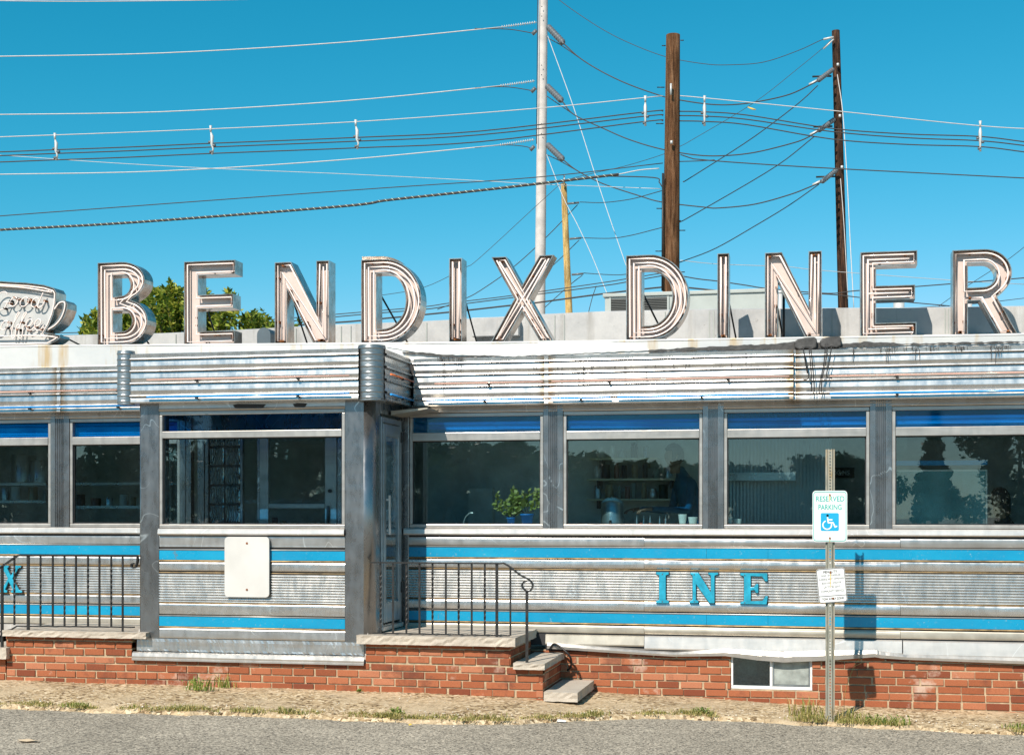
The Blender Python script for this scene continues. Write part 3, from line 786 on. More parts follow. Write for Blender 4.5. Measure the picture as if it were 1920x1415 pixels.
# side return (right) : profile extruded along y
def cornice_y(x, ya, yb_, sgn):
    m = MB(); pr = corn_prof(0); base = 0; ysn = linspace(ya, yb_, 6)
    for yy in ysn:
        for (o, z) in pr: m.v.append((x-sgn*o, yy, z))
    k = len(pr)
    for i in range(len(ysn)-1):
        for j in range(k-1): a = i*k+j; m.f.append((a, a+k, a+k+1, a+1)); m.sm.append(False)
    m.build('cornice_return', M['cornice'], B)
cornice_y(XR, VP-.03, -.13, 1); cornice_y(XL, VP-.03, -.13, -1)
MB().box(XL-.05, XR+.05, VP-.05, .0, 3.09, 3.145).build('vestibule_roof', M['fascia'], B)
MB().box(XL+.03, XR-.03, VP-.03, -.0, 2.765, 3.08).build('vestibule_attic', M['dark'], B)
MB().box(XL-.10, XR+.10, VP-.10, -.0, 2.701, 2.709).build('vestibule_soffit', M['pillar'], B)
# ribbed corner caps
M['capsteel'] = steel('corner_cap_steel', (.38,.40,.41), .34, .5, stretch=(1,1,2), dirt=.35, metal=.9, scratch=False, wob=.5)
def cap(cx, cy, r, name='corner_cap'):
    m = MB(); rows = []; zz = 3.185
    zs = [2.69]; 
    while zs[-1] < 3.18: zs.append(zs[-1]+.006)
    n = 20; rr = random.Random(int(abs(cx*100)))
    for z in zs:
        f_ = ((z-2.71)/.055) % 1.0
        q = r+.005*(1 if f_ < .2 else .35*math.sin(f_*math.pi))
        for k in range(n):
            a = 2*math.pi*k/n; j = 1+.028*math.sin(k*1.9+z*115)*(.3+.7*((z*18) % 1))
            m.v.append((cx+q*j*math.cos(a), cy+q*j*math.sin(a), z))
    for i in range(len(zs)-1):
        for k in range(n): m.f.append((i*n+k, i*n+(k+1) % n, (i+1)*n+(k+1) % n, (i+1)*n+k)); m.sm.append(True)
    m.f.append(tuple((len(zs)-1)*n+k for k in range(n))); m.sm.append(False)
    m.f.append(tuple(reversed(range(n)))); m.sm.append(False)
    m.build(name, M['capsteel'], B)
cap(XR-.012, VP-.01, .120); cap(XL-.10, VP-.07, .078)
# neon outline tubes with black holders
def neon(pts, mat, r=.008):
    o = MB(); o.tube(pts, r, 8); o = o.build('neon_outline', mat, B)
    a, b = Vector(pts[0]), Vector(pts[-1]); k = max(1, int((b-a).length/.95)); h = MB()
    for i in range(k):
        c_ = a+(b-a)*((i+.5)/k); h.box(c_.x-.012, c_.x+.012, c_.y-.004, c_.y+.022, c_.z-.022, c_.z-.004); h.box(c_.x-.03, c_.x+.004, c_.y+.0, c_.y+.012, c_.z-.008, c_.z+.004)
    h.build('tube_holder', M['iron'], o)
yb_ = -.152
neon([(ux(800, yb_), yb_, 2.752), (ux(1018, yb_), yb_, 2.752)], M['bluetube']); neon([(ux(1034, yb_), yb_, 2.752), (ux(1145, yb_), yb_-.016, 2.752)], M['bluetube']); neon([(ux(1158, yb_), yb_-.018, 2.752), (ux(1478, yb_), yb_-.059, 2.752)], M['bluetube']); neon([(ux(1556, yb_), yb_, 2.752), (X1, yb_, 2.752)], M['bluetube'])
neon([(X0, yb_, 2.752), (CXL, yb_, 2.752)], M['bluetube']); neon([(X0, yb_, 2.908), (CXL, yb_, 2.908)], M['pinktube'], .006)
neon([(ux(815, yb_), yb_, 2.908), (ux(1018, yb_), yb_, 2.908)], M['pinktube'], .006); neon([(ux(1034, yb_), yb_, 2.908), (ux(1480, yb_), yb_-.059, 2.908)], M['pinktube'], .006); neon([(ux(1556, yb_), yb_, 2.908), (X1, yb_, 2.908)], M['pinktube'], .006)
y2 = VP-.152
neon([(ux(275, y2), y2, 2.752), (ux(655, y2), y2, 2.752)], M['bluetube']); neon([(ux(275, y2), y2, 2.908), (ux(655, y2), y2, 2.908)], M['pinktube'], .006)
neon([(XR+.155, VP+.02, 2.752), (XR+.155, -.16, 2.752)], M['bluetube'], .010); neon([(XR+.155, VP+.02, 2.93), (XR+.155, -.16, 2.93)], M['redtube'], .009)

# ------------------------------------------------------------------ roof edge, tar, white paint, raised roof
FT = [(-11, 3.42), (ux(100), 3.385), (ux(1000), 3.30), (ux(1850), 3.262), (4, 3.25)]
def ft(x): return interp(FT, x)
def arc_pts(cx, cz, r): return [(cx+r*math.cos(rad(a)), cz+r*math.sin(rad(a))) for a in range(0, 181, 15)]
m = MB(); xs_ = linspace(X0, X1, 60); rr = random.Random(5)
for x in xs_:
    j = rr.uniform(-.003, .003)
    m.v += [(x, -.012, 3.148), (x, .0+j, 3.17), (x, -.004+j, ft(x)-.02), (x, -.010, ft(x)-.012), (x, -.008, ft(x)), (x, .9, ft(x)-.02)]
for i in range(59):
    for k in range(5): a = i*6+k; m.f.append((a, a+6, a+7, a+1)); m.sm.append(False)
m.build('roof_edge', M['fascia'], B)
def blotch(name, mat, pts_top, pts_bot, y, seed, thick=.006, jag=.006):
    rr = random.Random(seed)
    def dense(pts):
        o = []
        for (a, b), (c_, d) in zip(pts, pts[1:]):
            k = max(2, int(abs(c_-a)/6))
            for i in range(k): t = i/k; o.append((a+(c_-a)*t, b+(d-b)*t+rr.uniform(-1, 1)*jag*200))
        o.append(pts[-1]); return o
    T = dense(pts_top); Bt = dense(pts_bot)
    loop = [(U(px, py, y).x, U(px, py, y).z) for px, py in Bt]+[(U(px, py, y).x, U(px, py, y).z) for px, py in reversed(T)]
    MB().prism([loop], y-thick, y+.002).build(name, mat, B)
blotch('white_roof_coating', M['whitepaint'], [(725,646),(960,646),(1000,643),(1060,641),(1130,640),(1180,643),(1217,655)], [(725,650),(800,664),(960,668),(1060,664),(1140,660),(1217,657)], -.008, 1, .005, .004)
blotch('tar_patch', M['tar'], [(755,660),(800,661),(860,668),(915,666),(960,668)], [(755,662),(800,665),(860,671),(915,668),(960,669)], -.016, 3, .005, .004)
blotch('tar_patch', M['tar'], [(1216,657),(1270,653),(1330,650),(1370,648),(1440,645),(1500,640),(1580,645),(1620,641),(1700,644),(1920,640)], [(1216,660),(1330,656),(1440,655),(1470,659),(1500,657),(1560,651),(1650,648),(1800,645),(1920,642)], -.016, 4, .006, .006)
# tar dribbles down the cornice
rr = random.Random(8)
def dribble(px, py0, ln, w_=1.2):
    m = MB(); pts = []; n_ = max(3, int(ln/4)); x = px
    for i in range(n_+1):
        t = i/n_; py = py0+ln*t; x += rr.uniform(-.6, .6); yy = -.140-(.06*(px-1025)/463 if 1025 < px < 1488 else 0)
        p = U(x, py, yy); pts.append(p)
    m.tube(pts, [w_/2/205*(1-.3*i/n_) for i in range(n_+1)], 5); return m
db = MB()
for px, py, ln in [(831,668,35),(834,668,70),(828,668,14),(856,670,26),(862,670,28),(866,670,20),(860,668,8),(840,668,6),(1053,690,22),(1085,700,30),(1093,676,26),(1095,690,36),(1110,685,20),(1152,680,12),(1172,684,34),(1210,688,24),(1228,680,12),(1286,678,14),(1292,678,14),(1398,662,22),(1372,680,10),(1600,652,28),(1601,655,10),(1661,655,24),(1664,655,26),(1667,650,18),(1716,655,20),(1724,655,22),(1858,654,22),(1867,652,30),(1873,650,18),(1877,650,14),(1000,685,10),(1005,685,10),(1045,684,10)]:
    d_ = dribble(px, py, ln); db.add(d_.v, d_.f, True)
for i in range(110):
    px = rr.choice([rr.uniform(820, 870), rr.uniform(1650, 1770), rr.uniform(1650, 1770), rr.uniform(1790, 1820), rr.uniform(1855, 1895), rr.uniform(1000, 1330)])
    d_ = dribble(px, 650-(px-1600)*.012+rr.uniform(0, 4) if px > 1400 else (676 if px > 980 else 668)+rr.uniform(-1, 3), rr.uniform(3, 11), .9); db.add(d_.v, d_.f, True)
tag(db.build('tar_dribble', M['tar'], B), kind='stuff')
# raised centre roof behind the letters
RP = [(-260,646),(0,634),(150,629),(300,626),(440,620),(620,610),(760,605),(900,598),(1000,591),(1130,585),(1300,581),(1500,579),(1700,578),(1920,575),(2200,572)]
RY = .62
def RYf(px): return interp([(-260,1.45),(1290,1.0),(1420,.66),(2200,.62)], px)
tp = []
for (a, b), (c_, d) in zip(RP, RP[1:]):
    for k in range(4): tp.append((a+(c_-a)*k/4, b+(d-b)*k/4))
tp.append(RP[-1]); m = MB(); n_ = len(tp)
for a, b in tp:
    p = U(a, b, RYf(a)); m.v += [(p.x, p.y, 3.05), (p.x, p.y, p.z), (p.x, p.y+.03, p.z+.012), (p.x+.0, p.y+3.2, p.z+.012), (p.x, p.y+3.2, 3.05)]
for i in range(n_-1):
    for k in range(4): q = i*5+k; m.f.append((q, q+5, q+6, q+1)); m.sm.append(False)
for q in (0, (n_-1)*5): m.f.append(tuple(q+k for k in range(5))); m.sm.append(False)
m.build('raised_roof', M['roofwall'], B)
m = MB()
for px in [200,330,410,555,640,658,745,800,860,905,1040,1058,1247,1330,1338,1460,1560,1772,1778]:
    if px > 1900: continue
    ry = RYf(px); a = U(px, interp(RP, px)+2, ry); MB().box(a.x-.005, a.x+.005, ry-.008, ry+.01, 3.2, a.z).build('roof_seam', M['acgrey'], B)
m = MB(); m.box(ux(1430, RY-.05), X1, RY-.06, RY-.004, 3.2, 3.34); m.build('roof_upstand', M['roofwall'], B)
for k, (pa, pb_, pt, lab) in enumerate([(1675,1696,558,'stubby grey vent pipe on the roof seen under the arms of the second big E'), (1811,1823,562,'short grey vent pipe on the roof behind the big R'), (1457,1468,547,'white vent pipe on the roof beside the last big N')]):
    a, b = U(pa, pt, 2.2), U(pb_, pt, 2.2); cx = (a.x+b.x)/2; r_ = (b.x-a.x)/2
    z0 = uz(pa, interp(RP, pa), RY+1)-.25
    e = MB(); e.tube([(cx, 2.2, z0), (cx, 2.2, a.z-.02)], r_, 16); o = e.build('vent_pipe', M['galv']); tag(o, lab, 'vent pipe', 'vent pipes on the roof')
    e = MB(); e.tube([(cx, 2.2, a.z-.02), (cx, 2.2, a.z+.01)], r_*1.15, 16); e.build('pipe_collar', M['galv'], o)
o = MB(); a_, b_2 = U(489, 647, .45), U(514, 616, .45); cx = (a_.x+b_2.x)/2; r_ = (b_2.x-a_.x)/2
o.prism([[(a_.x, 3.3), (b_2.x, 3.3)]+arc_pts(cx, b_2.z-r_, r_)], .35, .58); tag(o.build('roof_shade_block', simple('painted_shade_dark', (.10,.13,.15), .5, .4)), 'dark round topped block with painted shade on the roof left of the first big N', 'roof block')  # dark blue-grey colour stands in for shade on this rounded block
o = MB(); a_, b_2 = U(884, 631, .98), U(972, 593, .98); o.box(a_.x, b_2.x, .98, RYf(930)+.05, a_.z, b_2.z); tag(o.build('roof_panel', M['roofwall'], bevel=.006), 'raised pale panel on the roof wall behind the big X', 'roof panel')
o = MB(); a_ = U(1469.5, 552, .45); o.tube([(a_.x, .45, 3.25), (a_.x, .45, a_.z)], .012, 8); tag(o.build('roof_post', M['iron']), 'thin black upright post behind the last big N', 'roof post')
# air conditioner
YA = 2.3
a = empty('air_conditioner', (ux(1320, YA), YA, 3.9), 'long grey rooftop air conditioner cabinet with dark louvred grille behind the second big D', 'air conditioner')
x0, x1, zt = ux(1134, YA), ux(1442, YA), uz(1200, 552, YA)
MB().box(x0, x1, YA, YA+.9, 3.5, zt-.02).build('cabinet', M['acgrey'], a, bevel=.008)
MB().box(x0-.02, x1+.02, YA-.02, YA+.92, zt-.019, zt+.02).build('lid', M['acgrey'], a, bevel=.006)
gx0, gx1 = ux(1146, YA), ux(1251, YA); m = MB(); MB().box(gx0, gx1, YA-.006, YA-.002, 3.6, zt-.04).build('grille_back', M['dark'], a)
z = 3.62
while z < zt-.05: m.box(gx0, gx1, YA-.018, YA-.008, z, z+.008); z += .018
gm = m.build('grille', simple('grille_slats', (.10,.10,.09), .5), a)
m = MB(); m.box(gx0-.02, gx0-.001, YA-.02, YA-.002, 3.6, zt-.03); m.box(gx1+.001, gx1+.02, YA-.02, YA-.002, 3.6, zt-.03); m.build('grille_frame', M['acgrey'], a)

# ------------------------------------------------------------------ big neon letters
def arc(cx, cy, rx, ry, a0, a1, n=14): return [(cx+rx*math.cos(rad(a0+(a1-a0)*i/n)), cy+ry*math.sin(rad(a0+(a1-a0)*i/n))) for i in range(n+1)]
def letter_loops(ch):
    t = .185
    if ch == 'B':
        out = [(0,0)]+arc(.30,.275,.29,.275,-90,72)+arc(.28,.765,.275,.235,-62,90)+[(0,1)]
        h1 = [(t,.16)]+arc(.29,.285,.115,.125,-90,90)+[(t,.41)]; h2 = [(t,.58)]+arc(.28,.715,.105,.125,-90,90)+[(t,.84)]
        return [out, h1[::-1], h2[::-1]], .59
    if ch == 'D':
        return [[(0,0)]+arc(.26,.5,.46,.5,-90,90,24)+[(0,1)], ([(t,.165)]+arc(.26,.5,.275,.335,-90,90,20)+[(t,.835)])[::-1]], .72
    if ch == 'R':
        out = [(0,0),(t,0),(t,.40),(.33,.40),(.555,0),(.775,0),(.53,.44)]+arc(.38,.71,.33,.29,-52,90,16)+[(0,1)]
        return [out, ([(t,.555)]+arc(.37,.70,.15,.145,-90,90,12)+[(t,.845)])[::-1]], .775
    if ch == 'E': return [[(0,0),(.65,0),(.65,.155),(t,.155),(t,.425),(.635,.425),(.635,.595),(t,.595),(t,.83),(.66,.83),(.66,1),(0,1)]], .66
    if ch == 'N': return [[(0,0),(.155,0),(.155,.66),(.47,0),(.665,0),(.665,1),(.51,1),(.51,.35),(.20,1),(0,1)]], .665
    if ch == 'I': return [[(0,0),(.15,0),(.15,1),(0,1)]], .15
    if ch == 'X': return [[(0,0),(.165,0),(.385,.355),(.60,0),(.77,0),(.48,.50),(.77,1),(.60,1),(.385,.655),(.19,1),(.01,1),(.29,.50)]], .77
LT = [('B',183,277,491,648,'leftmost big letter, the B beside the coffee cup'),
      ('E',345,441,489,648,'big letter E with a green tree showing between its arms'),
      ('N',515,617,490,646,'big letter N between the first E and the bent D'),
      ('D',677,790,485,643,'big letter D with its top lip bent open above the ribbed corner cap'),
      ('I',842,866,484,641,'slim big letter I between the first D and the X'),
      ('X',920,1038,480,640,'big letter X standing in front of the white pole'),
      ('D',1174,1291,477,636,'big letter D before the brown wooden pole'),
      ('I',1345,1367,475,635,'slim big letter I after the gap, between the second D and the last N'),
      ('N',1434,1541,472,631,'big letter N above the tarred blocks and dangling cables'),
      ('E',1613,1720,471,630,'big letter E to the right of the dark pole, next to the R'),
      ('R',1786,1908,467,629,'rightmost big letter, the R at the end of the roof')]
for idx, (ch, pa, pb_, pt, pq, lab) in enumerate(LT):
    YF = .03; DEP = .19
    x0, x1 = ux(pa, YF), ux(pb_, YF); pm = (pa+pb_)/2
    z0, z1 = ft((x0+x1)/2)+.002, uz(pm, pt, YF)
    H = z1-z0
    loops, W = letter_loops(ch); rr = random.Random(100+idx)
    kx, kz = (x1-x0)/W, H
    def mp(L): return [(x0+a*kx, z0+b*kz) for a, b in L]
    E = empty('sign_letter', ((x0+x1)/2, YF+DEP/2, z0), 'neon '+lab, 'sign letter', 'big neon letters on the roof edge')
    W_ = MB(); LL = [mp(L) for L in loops]
    for L in LL: W_.prism([L, offset_loop(L, .007)], YF, YF+DEP)
    W_.build('housing', M['traywall'], E)
    IN = [offset_loop(L, .0072) for L in LL]
    MB().prism(IN, YF+.075, YF+.085).build('back_panel', M['tray'], E)
    T = MB(); yt = YF+.022; tr_ = .0085
    d1 = .030
    def tubeloop(L, r=tr_):
        T.tube([(a, yt, b) for a, b in L], r, 7, closed=True)
    if ch in 'BD':
        for L in LL: tubeloop(offset_loop(L, d1))
        tubeloop(offset_loop(LL[0], .070))
    elif ch == 'I':
        tubeloop(offset_loop(LL[0], d1)); 
    elif ch == 'R':
        for L in LL: tubeloop(offset_loop(L, d1))
    else:
        tubeloop(offset_loop(LL[0], .028))
        cl = {'E': [[(.09,.09),(.57,.09)], [(.09,.91),(.57,.91)], [(.09,.08),(.09,.92)], [(.1,.51),(.56,.51)]],
              'N': [[(.078,.05),(.078,.88),(.585,.10),(.585,.93)]], 'X': [[(.09,.05),(.67,.95)], [(.68,.05),(.10,.95)]]}[ch]
        if not (ch == 'E' and idx == 1):
            for c_ in cl:
                c3 = [(a, yt+.004, b) for a, b in mp(c_)]; T.tube(c3, tr_*.9, 7)
    T.build('neon_tube', M['tube'], E)
    # rusty standoffs and electrode caps, thickest near the foot of the letter
    P_ = offset_loop(LL[0], d1); n_ = len(P_)
    for k in range(38 if ch != 'I' else 18):
        i = rr.randrange(n_); a, b = P_[i], P_[(i+1) % n_]; t = rr.random(); q = (a[0]+(b[0]-a[0])*t, a[1]+(b[1]-a[1])*t)
        if q[1] > z0+.30*H and rr.random() < .72: continue
        s_ = rr.uniform(.005, .012)
        MB().box(q[0]-s_, q[0]+s_, yt-.004, YF+.074, q[1]-s_*.8, q[1]+s_*.8).build('standoff', M['rust'], E, fixn=False)
    # splayed feet and a back brace
    m = MB(); m.box(x0-.03, x0+.10, YF+.0, YF+DEP+.02, z0-.012, z0-.001); 
    if ch != 'I': m.box(x1-.10, x1+.02, YF+.0, YF+DEP+.02, z0-.012, z0-.001)
    m.build('foot_plate', M['rust'], E)
    m = MB(); bx = x0+(x1-x0)*(.12 if ch not in 'IX' else .5); m.tube([(bx, YF+DEP, z0+H*.75), (bx+(.28 if ch in 'BD' else .1), YF+.52, z0-.005)], .009, 6); m.build('brace', M['iron'], E)
    if idx == 3:
        m = MB(); L0 = LL[0]; top = [p for p in L0 if p[1] > z0+H*.93 and p[0] < x0+(x1-x0)*.72]; top = sorted(top)
        vs = []; 
        for i, p in enumerate(top):
            k = 1-i/(len(top)-1)*.8
            vs += [(p[0]+.01, YF+.001, p[1]-.001), (p[0]+.012, YF-.012*k, p[1]+.028*k), (p[0]+.012, YF+.10, p[1]+.004)]
        m.add(vs, [(i*3, i*3+3, i*3+4, i*3+1) for i in range(len(top)-1)]+[(i*3+1, i*3+4, i*3+5, i*3+2) for i in range(len(top)-1)])
        m.build('bent_lip', M['traywall'], E)

# coffee cup sign
YF = .03
E = empty('coffee_cup_sign', (ux(40, YF), YF+.1, ft(-7.8)), 'neon coffee cup sign with script reading Good Coffee at the left edge', 'neon sign')
body = [(-118,531),(-60,528),(0,527),(50,530),(82,534),(101,540),(106,548),(105,568),(100,590),(92,610),(84,623),(112,628),(113,633),(104,640),(88,648),(40,650),(-60,650),(-92,645),(-118,630),(-80,626),(-98,600),(-112,570)]
cup = [(U(a, b, YF).x, U(a, b, YF).z) for a, b in reversed(body)]
hnd_o = [(106,569),(114,563),(121,563),(126,568),(126,579),(121,593),(112,607),(100,617),(87,621)]
hnd_i = [(93,612),(101,606),(109,596),(116,582),(117,573),(113,571),(105,577)]
hl = [(U(a, b, YF).x, U(a, b, YF).z) for a, b in reversed(hnd_o+hnd_i[::1])]
m = MB(); m.prism([cup, offset_loop(cup, .008)], YF, YF+.19); m.prism([hl], YF+.004, YF+.188); m.build('housing', M['traywall'], E)
MB().prism([offset_loop(cup, .0085)], YF+.07, YF+.08).build('back_panel', simple('cup_face_enamel', (.50,.50,.49), .35, var=.12), E)
T = MB(); 
T.tube([(a, YF+.02, b) for a, b in offset_loop(cup, .03)], .008, 7, closed=True)
T.tube(catmull([U(a, b, YF-.004) for a, b in [(102,580),(110,569),(118,566),(122,570),(120,583),(114,597),(104,609),(90,618)]]), .008, 7)
T.tube(catmull([U(a, b, YF+.02) for a, b in [(-110,538),(-40,535),(0,536),(50,540),(98,548)]]), .008, 7)
T.tube(catmull([U(a, b, YF+.02) for a, b in [(-80,631),(0,630),(60,629),(106,631)]]), .008, 7)
T.build('neon_tube', M['tube'], E)
def ov(cx, cy, rx, ry, a0=40, a1=400, sl=.35): return [(cx+rx*math.cos(rad(a))+sl*ry*math.sin(rad(a)), cy-ry*math.sin(rad(a))) for a in range(a0, a1, 32)]
script = [[(15,551),(9,547),(0,550),(-8,560),(-9,574),(-2,581),(8,578),(13,569),(14,566),(7,567)],
 ov(26,566,7,8.5), [(34,560),(38,561)], ov(46,566,7.5,8.5), [(53,560),(58,562)], ov(66,567,6.5,8.5), [(81,549),(76,560),(71,573),(73,577),(79,574),(84,564)],
 [(1,594),(-5,590),(-13,596),(-17,610),(-14,620),(-6,622),(2,616)], ov(9,610,6,8.5), [(16,604),(20,605)],
 [(19,618),(26,606),(34,592),(37,587),(34,586),(29,596),(23,618),(22,631),(26,634),(29,626),(31,612),(36,608)],
 [(33,618),(40,604),(47,592),(50,587),(47,586),(42,596),(36,618),(35,631),(39,634),(42,626),(44,612),(50,609)],
 [(50,612),(57,610),(61,603),(57,598),(51,603),(49,612),(53,619),(61,617),(66,611)], [(66,612),(73,610),(77,603),(73,598),(67,603),(65,612),(69,619),(77,617),(82,609)]]
T = MB()
for st_ in script: T.tube(catmull([U(a, b, YF+.015) for a, b in st_], 5), .0062, 6)
T.build('script_tube', M['tube'], E)
rr = random.Random(9)
for i in range(34):
    st_ = rr.choice(script); a, b = rr.choice(st_); p = U(a, b, YF+.02); MB().box(p.x-.009, p.x+.009, YF+.01, YF+.069, p.z-.009, p.z+.009).build('standoff', M['rust'], E, fixn=False)
m = MB(); p = U(112, 628, YF+.1); m.tube([(p.x, YF+.12, p.z), (p.x+.14, YF+.5, ft(-7.2))], .008, 6); m.build('brace', M['iron'], E)

# tarred junction boxes and cables hanging from them
jb = empty('junction_box', (ux(1530, -.05), -.05, 3.27), 'tar covered junction boxes on the cornice under the last big N, cables dangling', 'junction box')
m = MB(); 
for a, b, t0, t1 in ((1490,1531,632,653), (1538,1577,630,650)):
    m.prism([[(ux(q, -.06), uz(q, r_, -.06)) for q, r_ in ((a, t1-1), (a+9, t1+3), (a+21, t1), (b-8, t1+2), (b, t1-2), (b+1, t0+5), (b-3, t0), (a+18, t0+1), (a+6, t0+4), (a-1, t0+9))]], -.075, .05)
m.build('box', M['tar'], jb, bevel=.01)
m = MB()
for pts in [[(1505,650),(1512,680),(1516,708),(1506,712)], [(1520,650),(1524,690),(1526,735),(1512,740)], [(1517,650),(1521,700),(1522,735)], [(1548,645),(1545,680),(1538,715),(1536,735),(1546,738)], [(1552,645),(1548,680),(1541,712),(1540,735)], [(1560,648),(1554,680),(1550,705),(1560,709)], [(1506,652),(1510,680),(1514,700)]]:
    m.tube(catmull([U(a, b, -.205) for a, b in pts]), .0045, 6)
m.build('cable', M['iron'], jb)

# ------------------------------------------------------------------ small blue serif letters on the wall
def serif(ch):
    if ch == 'I': return [[(0,0),(.38,0),(.38,.07),(.29,.11),(.29,.89),(.38,.93),(.38,1),(0,1),(0,.93),(.09,.89),(.09,.11),(0,.07)]], .38
    if ch == 'N': return [[(0,0),(.28,0),(.28,.07),(.20,.11),(.20,.62),(.62,0),(.78,0),(.78,.90),(.90,.94),(.90,1),(.58,1),(.58,.94),(.66,.90),(.66,.36),(.27,1),(.02,1),(.02,.94),(.09,.90),(.09,.11),(0,.07)]], .90
    if ch == 'E': return [[(0,0),(.80,0),(.84,.27),(.76,.27),(.68,.12),(.32,.10),(.32,.44),(.42,.45),(.48,.36),(.55,.36),(.55,.66),(.48,.66),(.42,.56),(.32,.55),(.32,.90),(.66,.89),(.75,.74),(.83,.74),(.82,1),(0,1),(0,.93),(.11,.89),(.11,.10),(0,.06)]], .84
    if ch == 'X': return [[(0,0),(.30,0),(.30,.07),(.22,.10),(.36,.40),(.52,.10),(.44,.07),(.44,0),(.86,0),(.86,.07),(.75,.10),(.50,.52),(.72,.90),(.82,.93),(.82,1),(.54,1),(.54,.93),(.60,.90),(.44,.62),(.30,.90),(.36,.93),(.36,1),(.02,1),(.02,.93),(.12,.90),(.33,.52),(.10,.10),(0,.07)]], .86
for ch, pa, pb_, pt, pq, lab in [('I',1230,1254,1072,1130,'slim blue serif letter I left of the N on the ribbed wall'), ('N',1293,1347,1073,1130,'blue serif letter N between the I and the E on the ribbed wall'), ('E',1388,1440,1074,1132,'blue serif letter E nearest the parking sign on the ribbed wall'), ('X',-2,41,1060,1110,'blue serif letter X behind the left hand railing')]:
    y = -.045; a, b = U(pa, pq, y), U(pb_, pt, y); loops, W = serif(ch)
    L = [(a.x+(b.x-a.x)*p/W, a.z+(b.z-a.z)*q) for p, q in loops[0]]
    E = empty('wall_letter', ((a.x+b.x)/2, y, a.z), lab, 'wall letter', 'blue serif letters on the wall')
    MB().prism([L], y, y+.02).build('face', M['blueletter'], E, bevel=.004)
    MB().prism([offset_loop(L, -.004)], y+.021, y+.03).build('rim', M['letterrust'], E)
    m = MB(); 
    for q in (.05, .93):
        p = (L[0][0]+.5*(b.x-a.x)*(1 if ch in 'IX' else .32), a.z+(b.z-a.z)*q); m.tube([(p[0], y-.003, p[1]), (p[0], y+.003, p[1])], .005, 8)
    m.build('screw', M['letterrust'], E)

# blank board on the vestibule
def rrect(x0, x1, z0, z1, r, n=6):
    L = []
    for cx, cz, a in ((x1-r, z0+r, -90), (x1-r, z1-r, 0), (x0+r, z1-r, 90), (x0+r, z0+r, 180)): L += arc(cx, cz, r, r, a, a+90, n)
    return L
y = VP-.05
E = empty('blank_board', (ux(463, y), y, uz(463, 1120, y)), 'blank white rounded metal board with rusty screws on the vestibule front', 'board')
MB().prism([rrect(ux(421, y), ux(504.5, y), uz(463, 1119, y), uz(463, 1006, y), .035)], y, y+.02).build('board', M['boardwhite'], E, bevel=.002)
m = MB()
for py in (1018, 1105): p = U(463, py, y); m.tube([(p.x, y-.004, p.z), (p.x, y+.002, p.z)], .010, 10)
m.build('screw', M['rust'], E)
MB().box(ux(440, y), ux(486, y), y+.021, VP-.02, uz(463, 1110, y), uz(463, 1015, y)).build('spacer', M['dark'], E)

# ------------------------------------------------------------------ stoops
def slab(xa, xb, ya, yb_, z0, z1, seed, step=.035):
    # hewn slab with chipped front and side faces
    rr = random.Random(seed); m = MB()
    xs_ = linspace(xa, xb, max(3, int((xb-xa)/step))); ys_ = linspace(ya, yb_, max(3, int((yb_-ya)/step)))
    ring = [(x, ya, 0) for x in xs_]+[(xb, y, 1) for y in ys_[1:]]+[(x, yb_, 2) for x in reversed(xs_[:-1])]+[(xa, y, 3) for y in reversed(ys_[1:-1])]
    lev = [(z0, .006), (z0+(z1-z0)*.35, .011), (z0+(z1-z0)*.7, .009), (z1, .003)]
    n_ = len(ring)
    for z, j in lev:
        for (x, y, s_) in ring:
            o = rr.uniform(-j, j*.3); dx = dy = 0
            if s_ == 0: dy = -o
            if s_ == 1: dx = o
            if s_ == 3: dx = -o
            m.v.append((x+dx, y+dy, z+(rr.uniform(-.002, .002) if z in (z0,) else 0)))
    for k in range(3):
        for i in range(n_): m.f.append((k*n_+i, k*n_+(i+1) % n_, (k+1)*n_+(i+1) % n_, (k+1)*n_+i)); m.sm.append(False)
    m.f.append(tuple(3*n_+i for i in range(n_))); m.sm.append(False); m.f.append(tuple(reversed(range(n_)))); m.sm.append(False)
    return m
SF = -1.02
PZ1 = uz(820, 1193, SF); PZ0 = uz(820, 1209.5, SF)
S = empty('entrance_stoop', (-3.2, -.5, .1), 'stone slab stoop on brick with two steps down, right of the entrance', 'stoop', 'entrance stoops')
slab(ux(668, SF), ux(966, SF), SF, -.03, PZ0, PZ1, 1).build('landing_slab', M['slab'], S)
def brick_front(xa, xb, y, z0, z1, seed, parent): return brick_wall(xa, xb, y, z0, z1, None, seed, name='brick_base', parent=parent)
bf = brick_front(ux(686, FB), ux(962, FB)-.03, FB-.004, .38, PZ0-.003, 15, S)
brick_side(ux(962, FB)-.02, FB, -.03, .38, PZ0-.003, 1, 3, S)
T2 = uz(990, 1243, SF); T2b = uz(990, 1255, SF)
slab(ux(962, SF), ux(1019, SF)+.01, SF, -.03, T2b, T2, 2).build('upper_step', M['slab'], S)
brick_side(ux(1018, FB), FB, -.03, -.03, T2b-.003, 1, 4, S)
slab(ux(1019, FB)+.012, ux(1080, SF)+.01, SF+.02, .03-.08, hw(-2.1)+.02, uz(1050, 1298, SF), 3).build('lower_step', M['slab'], S)
MB().box(ux(686, FB), ux(961, FB)-.08, FB+.1, -.05, .05, PZ0-.002).build('core', M['mortar'], S)
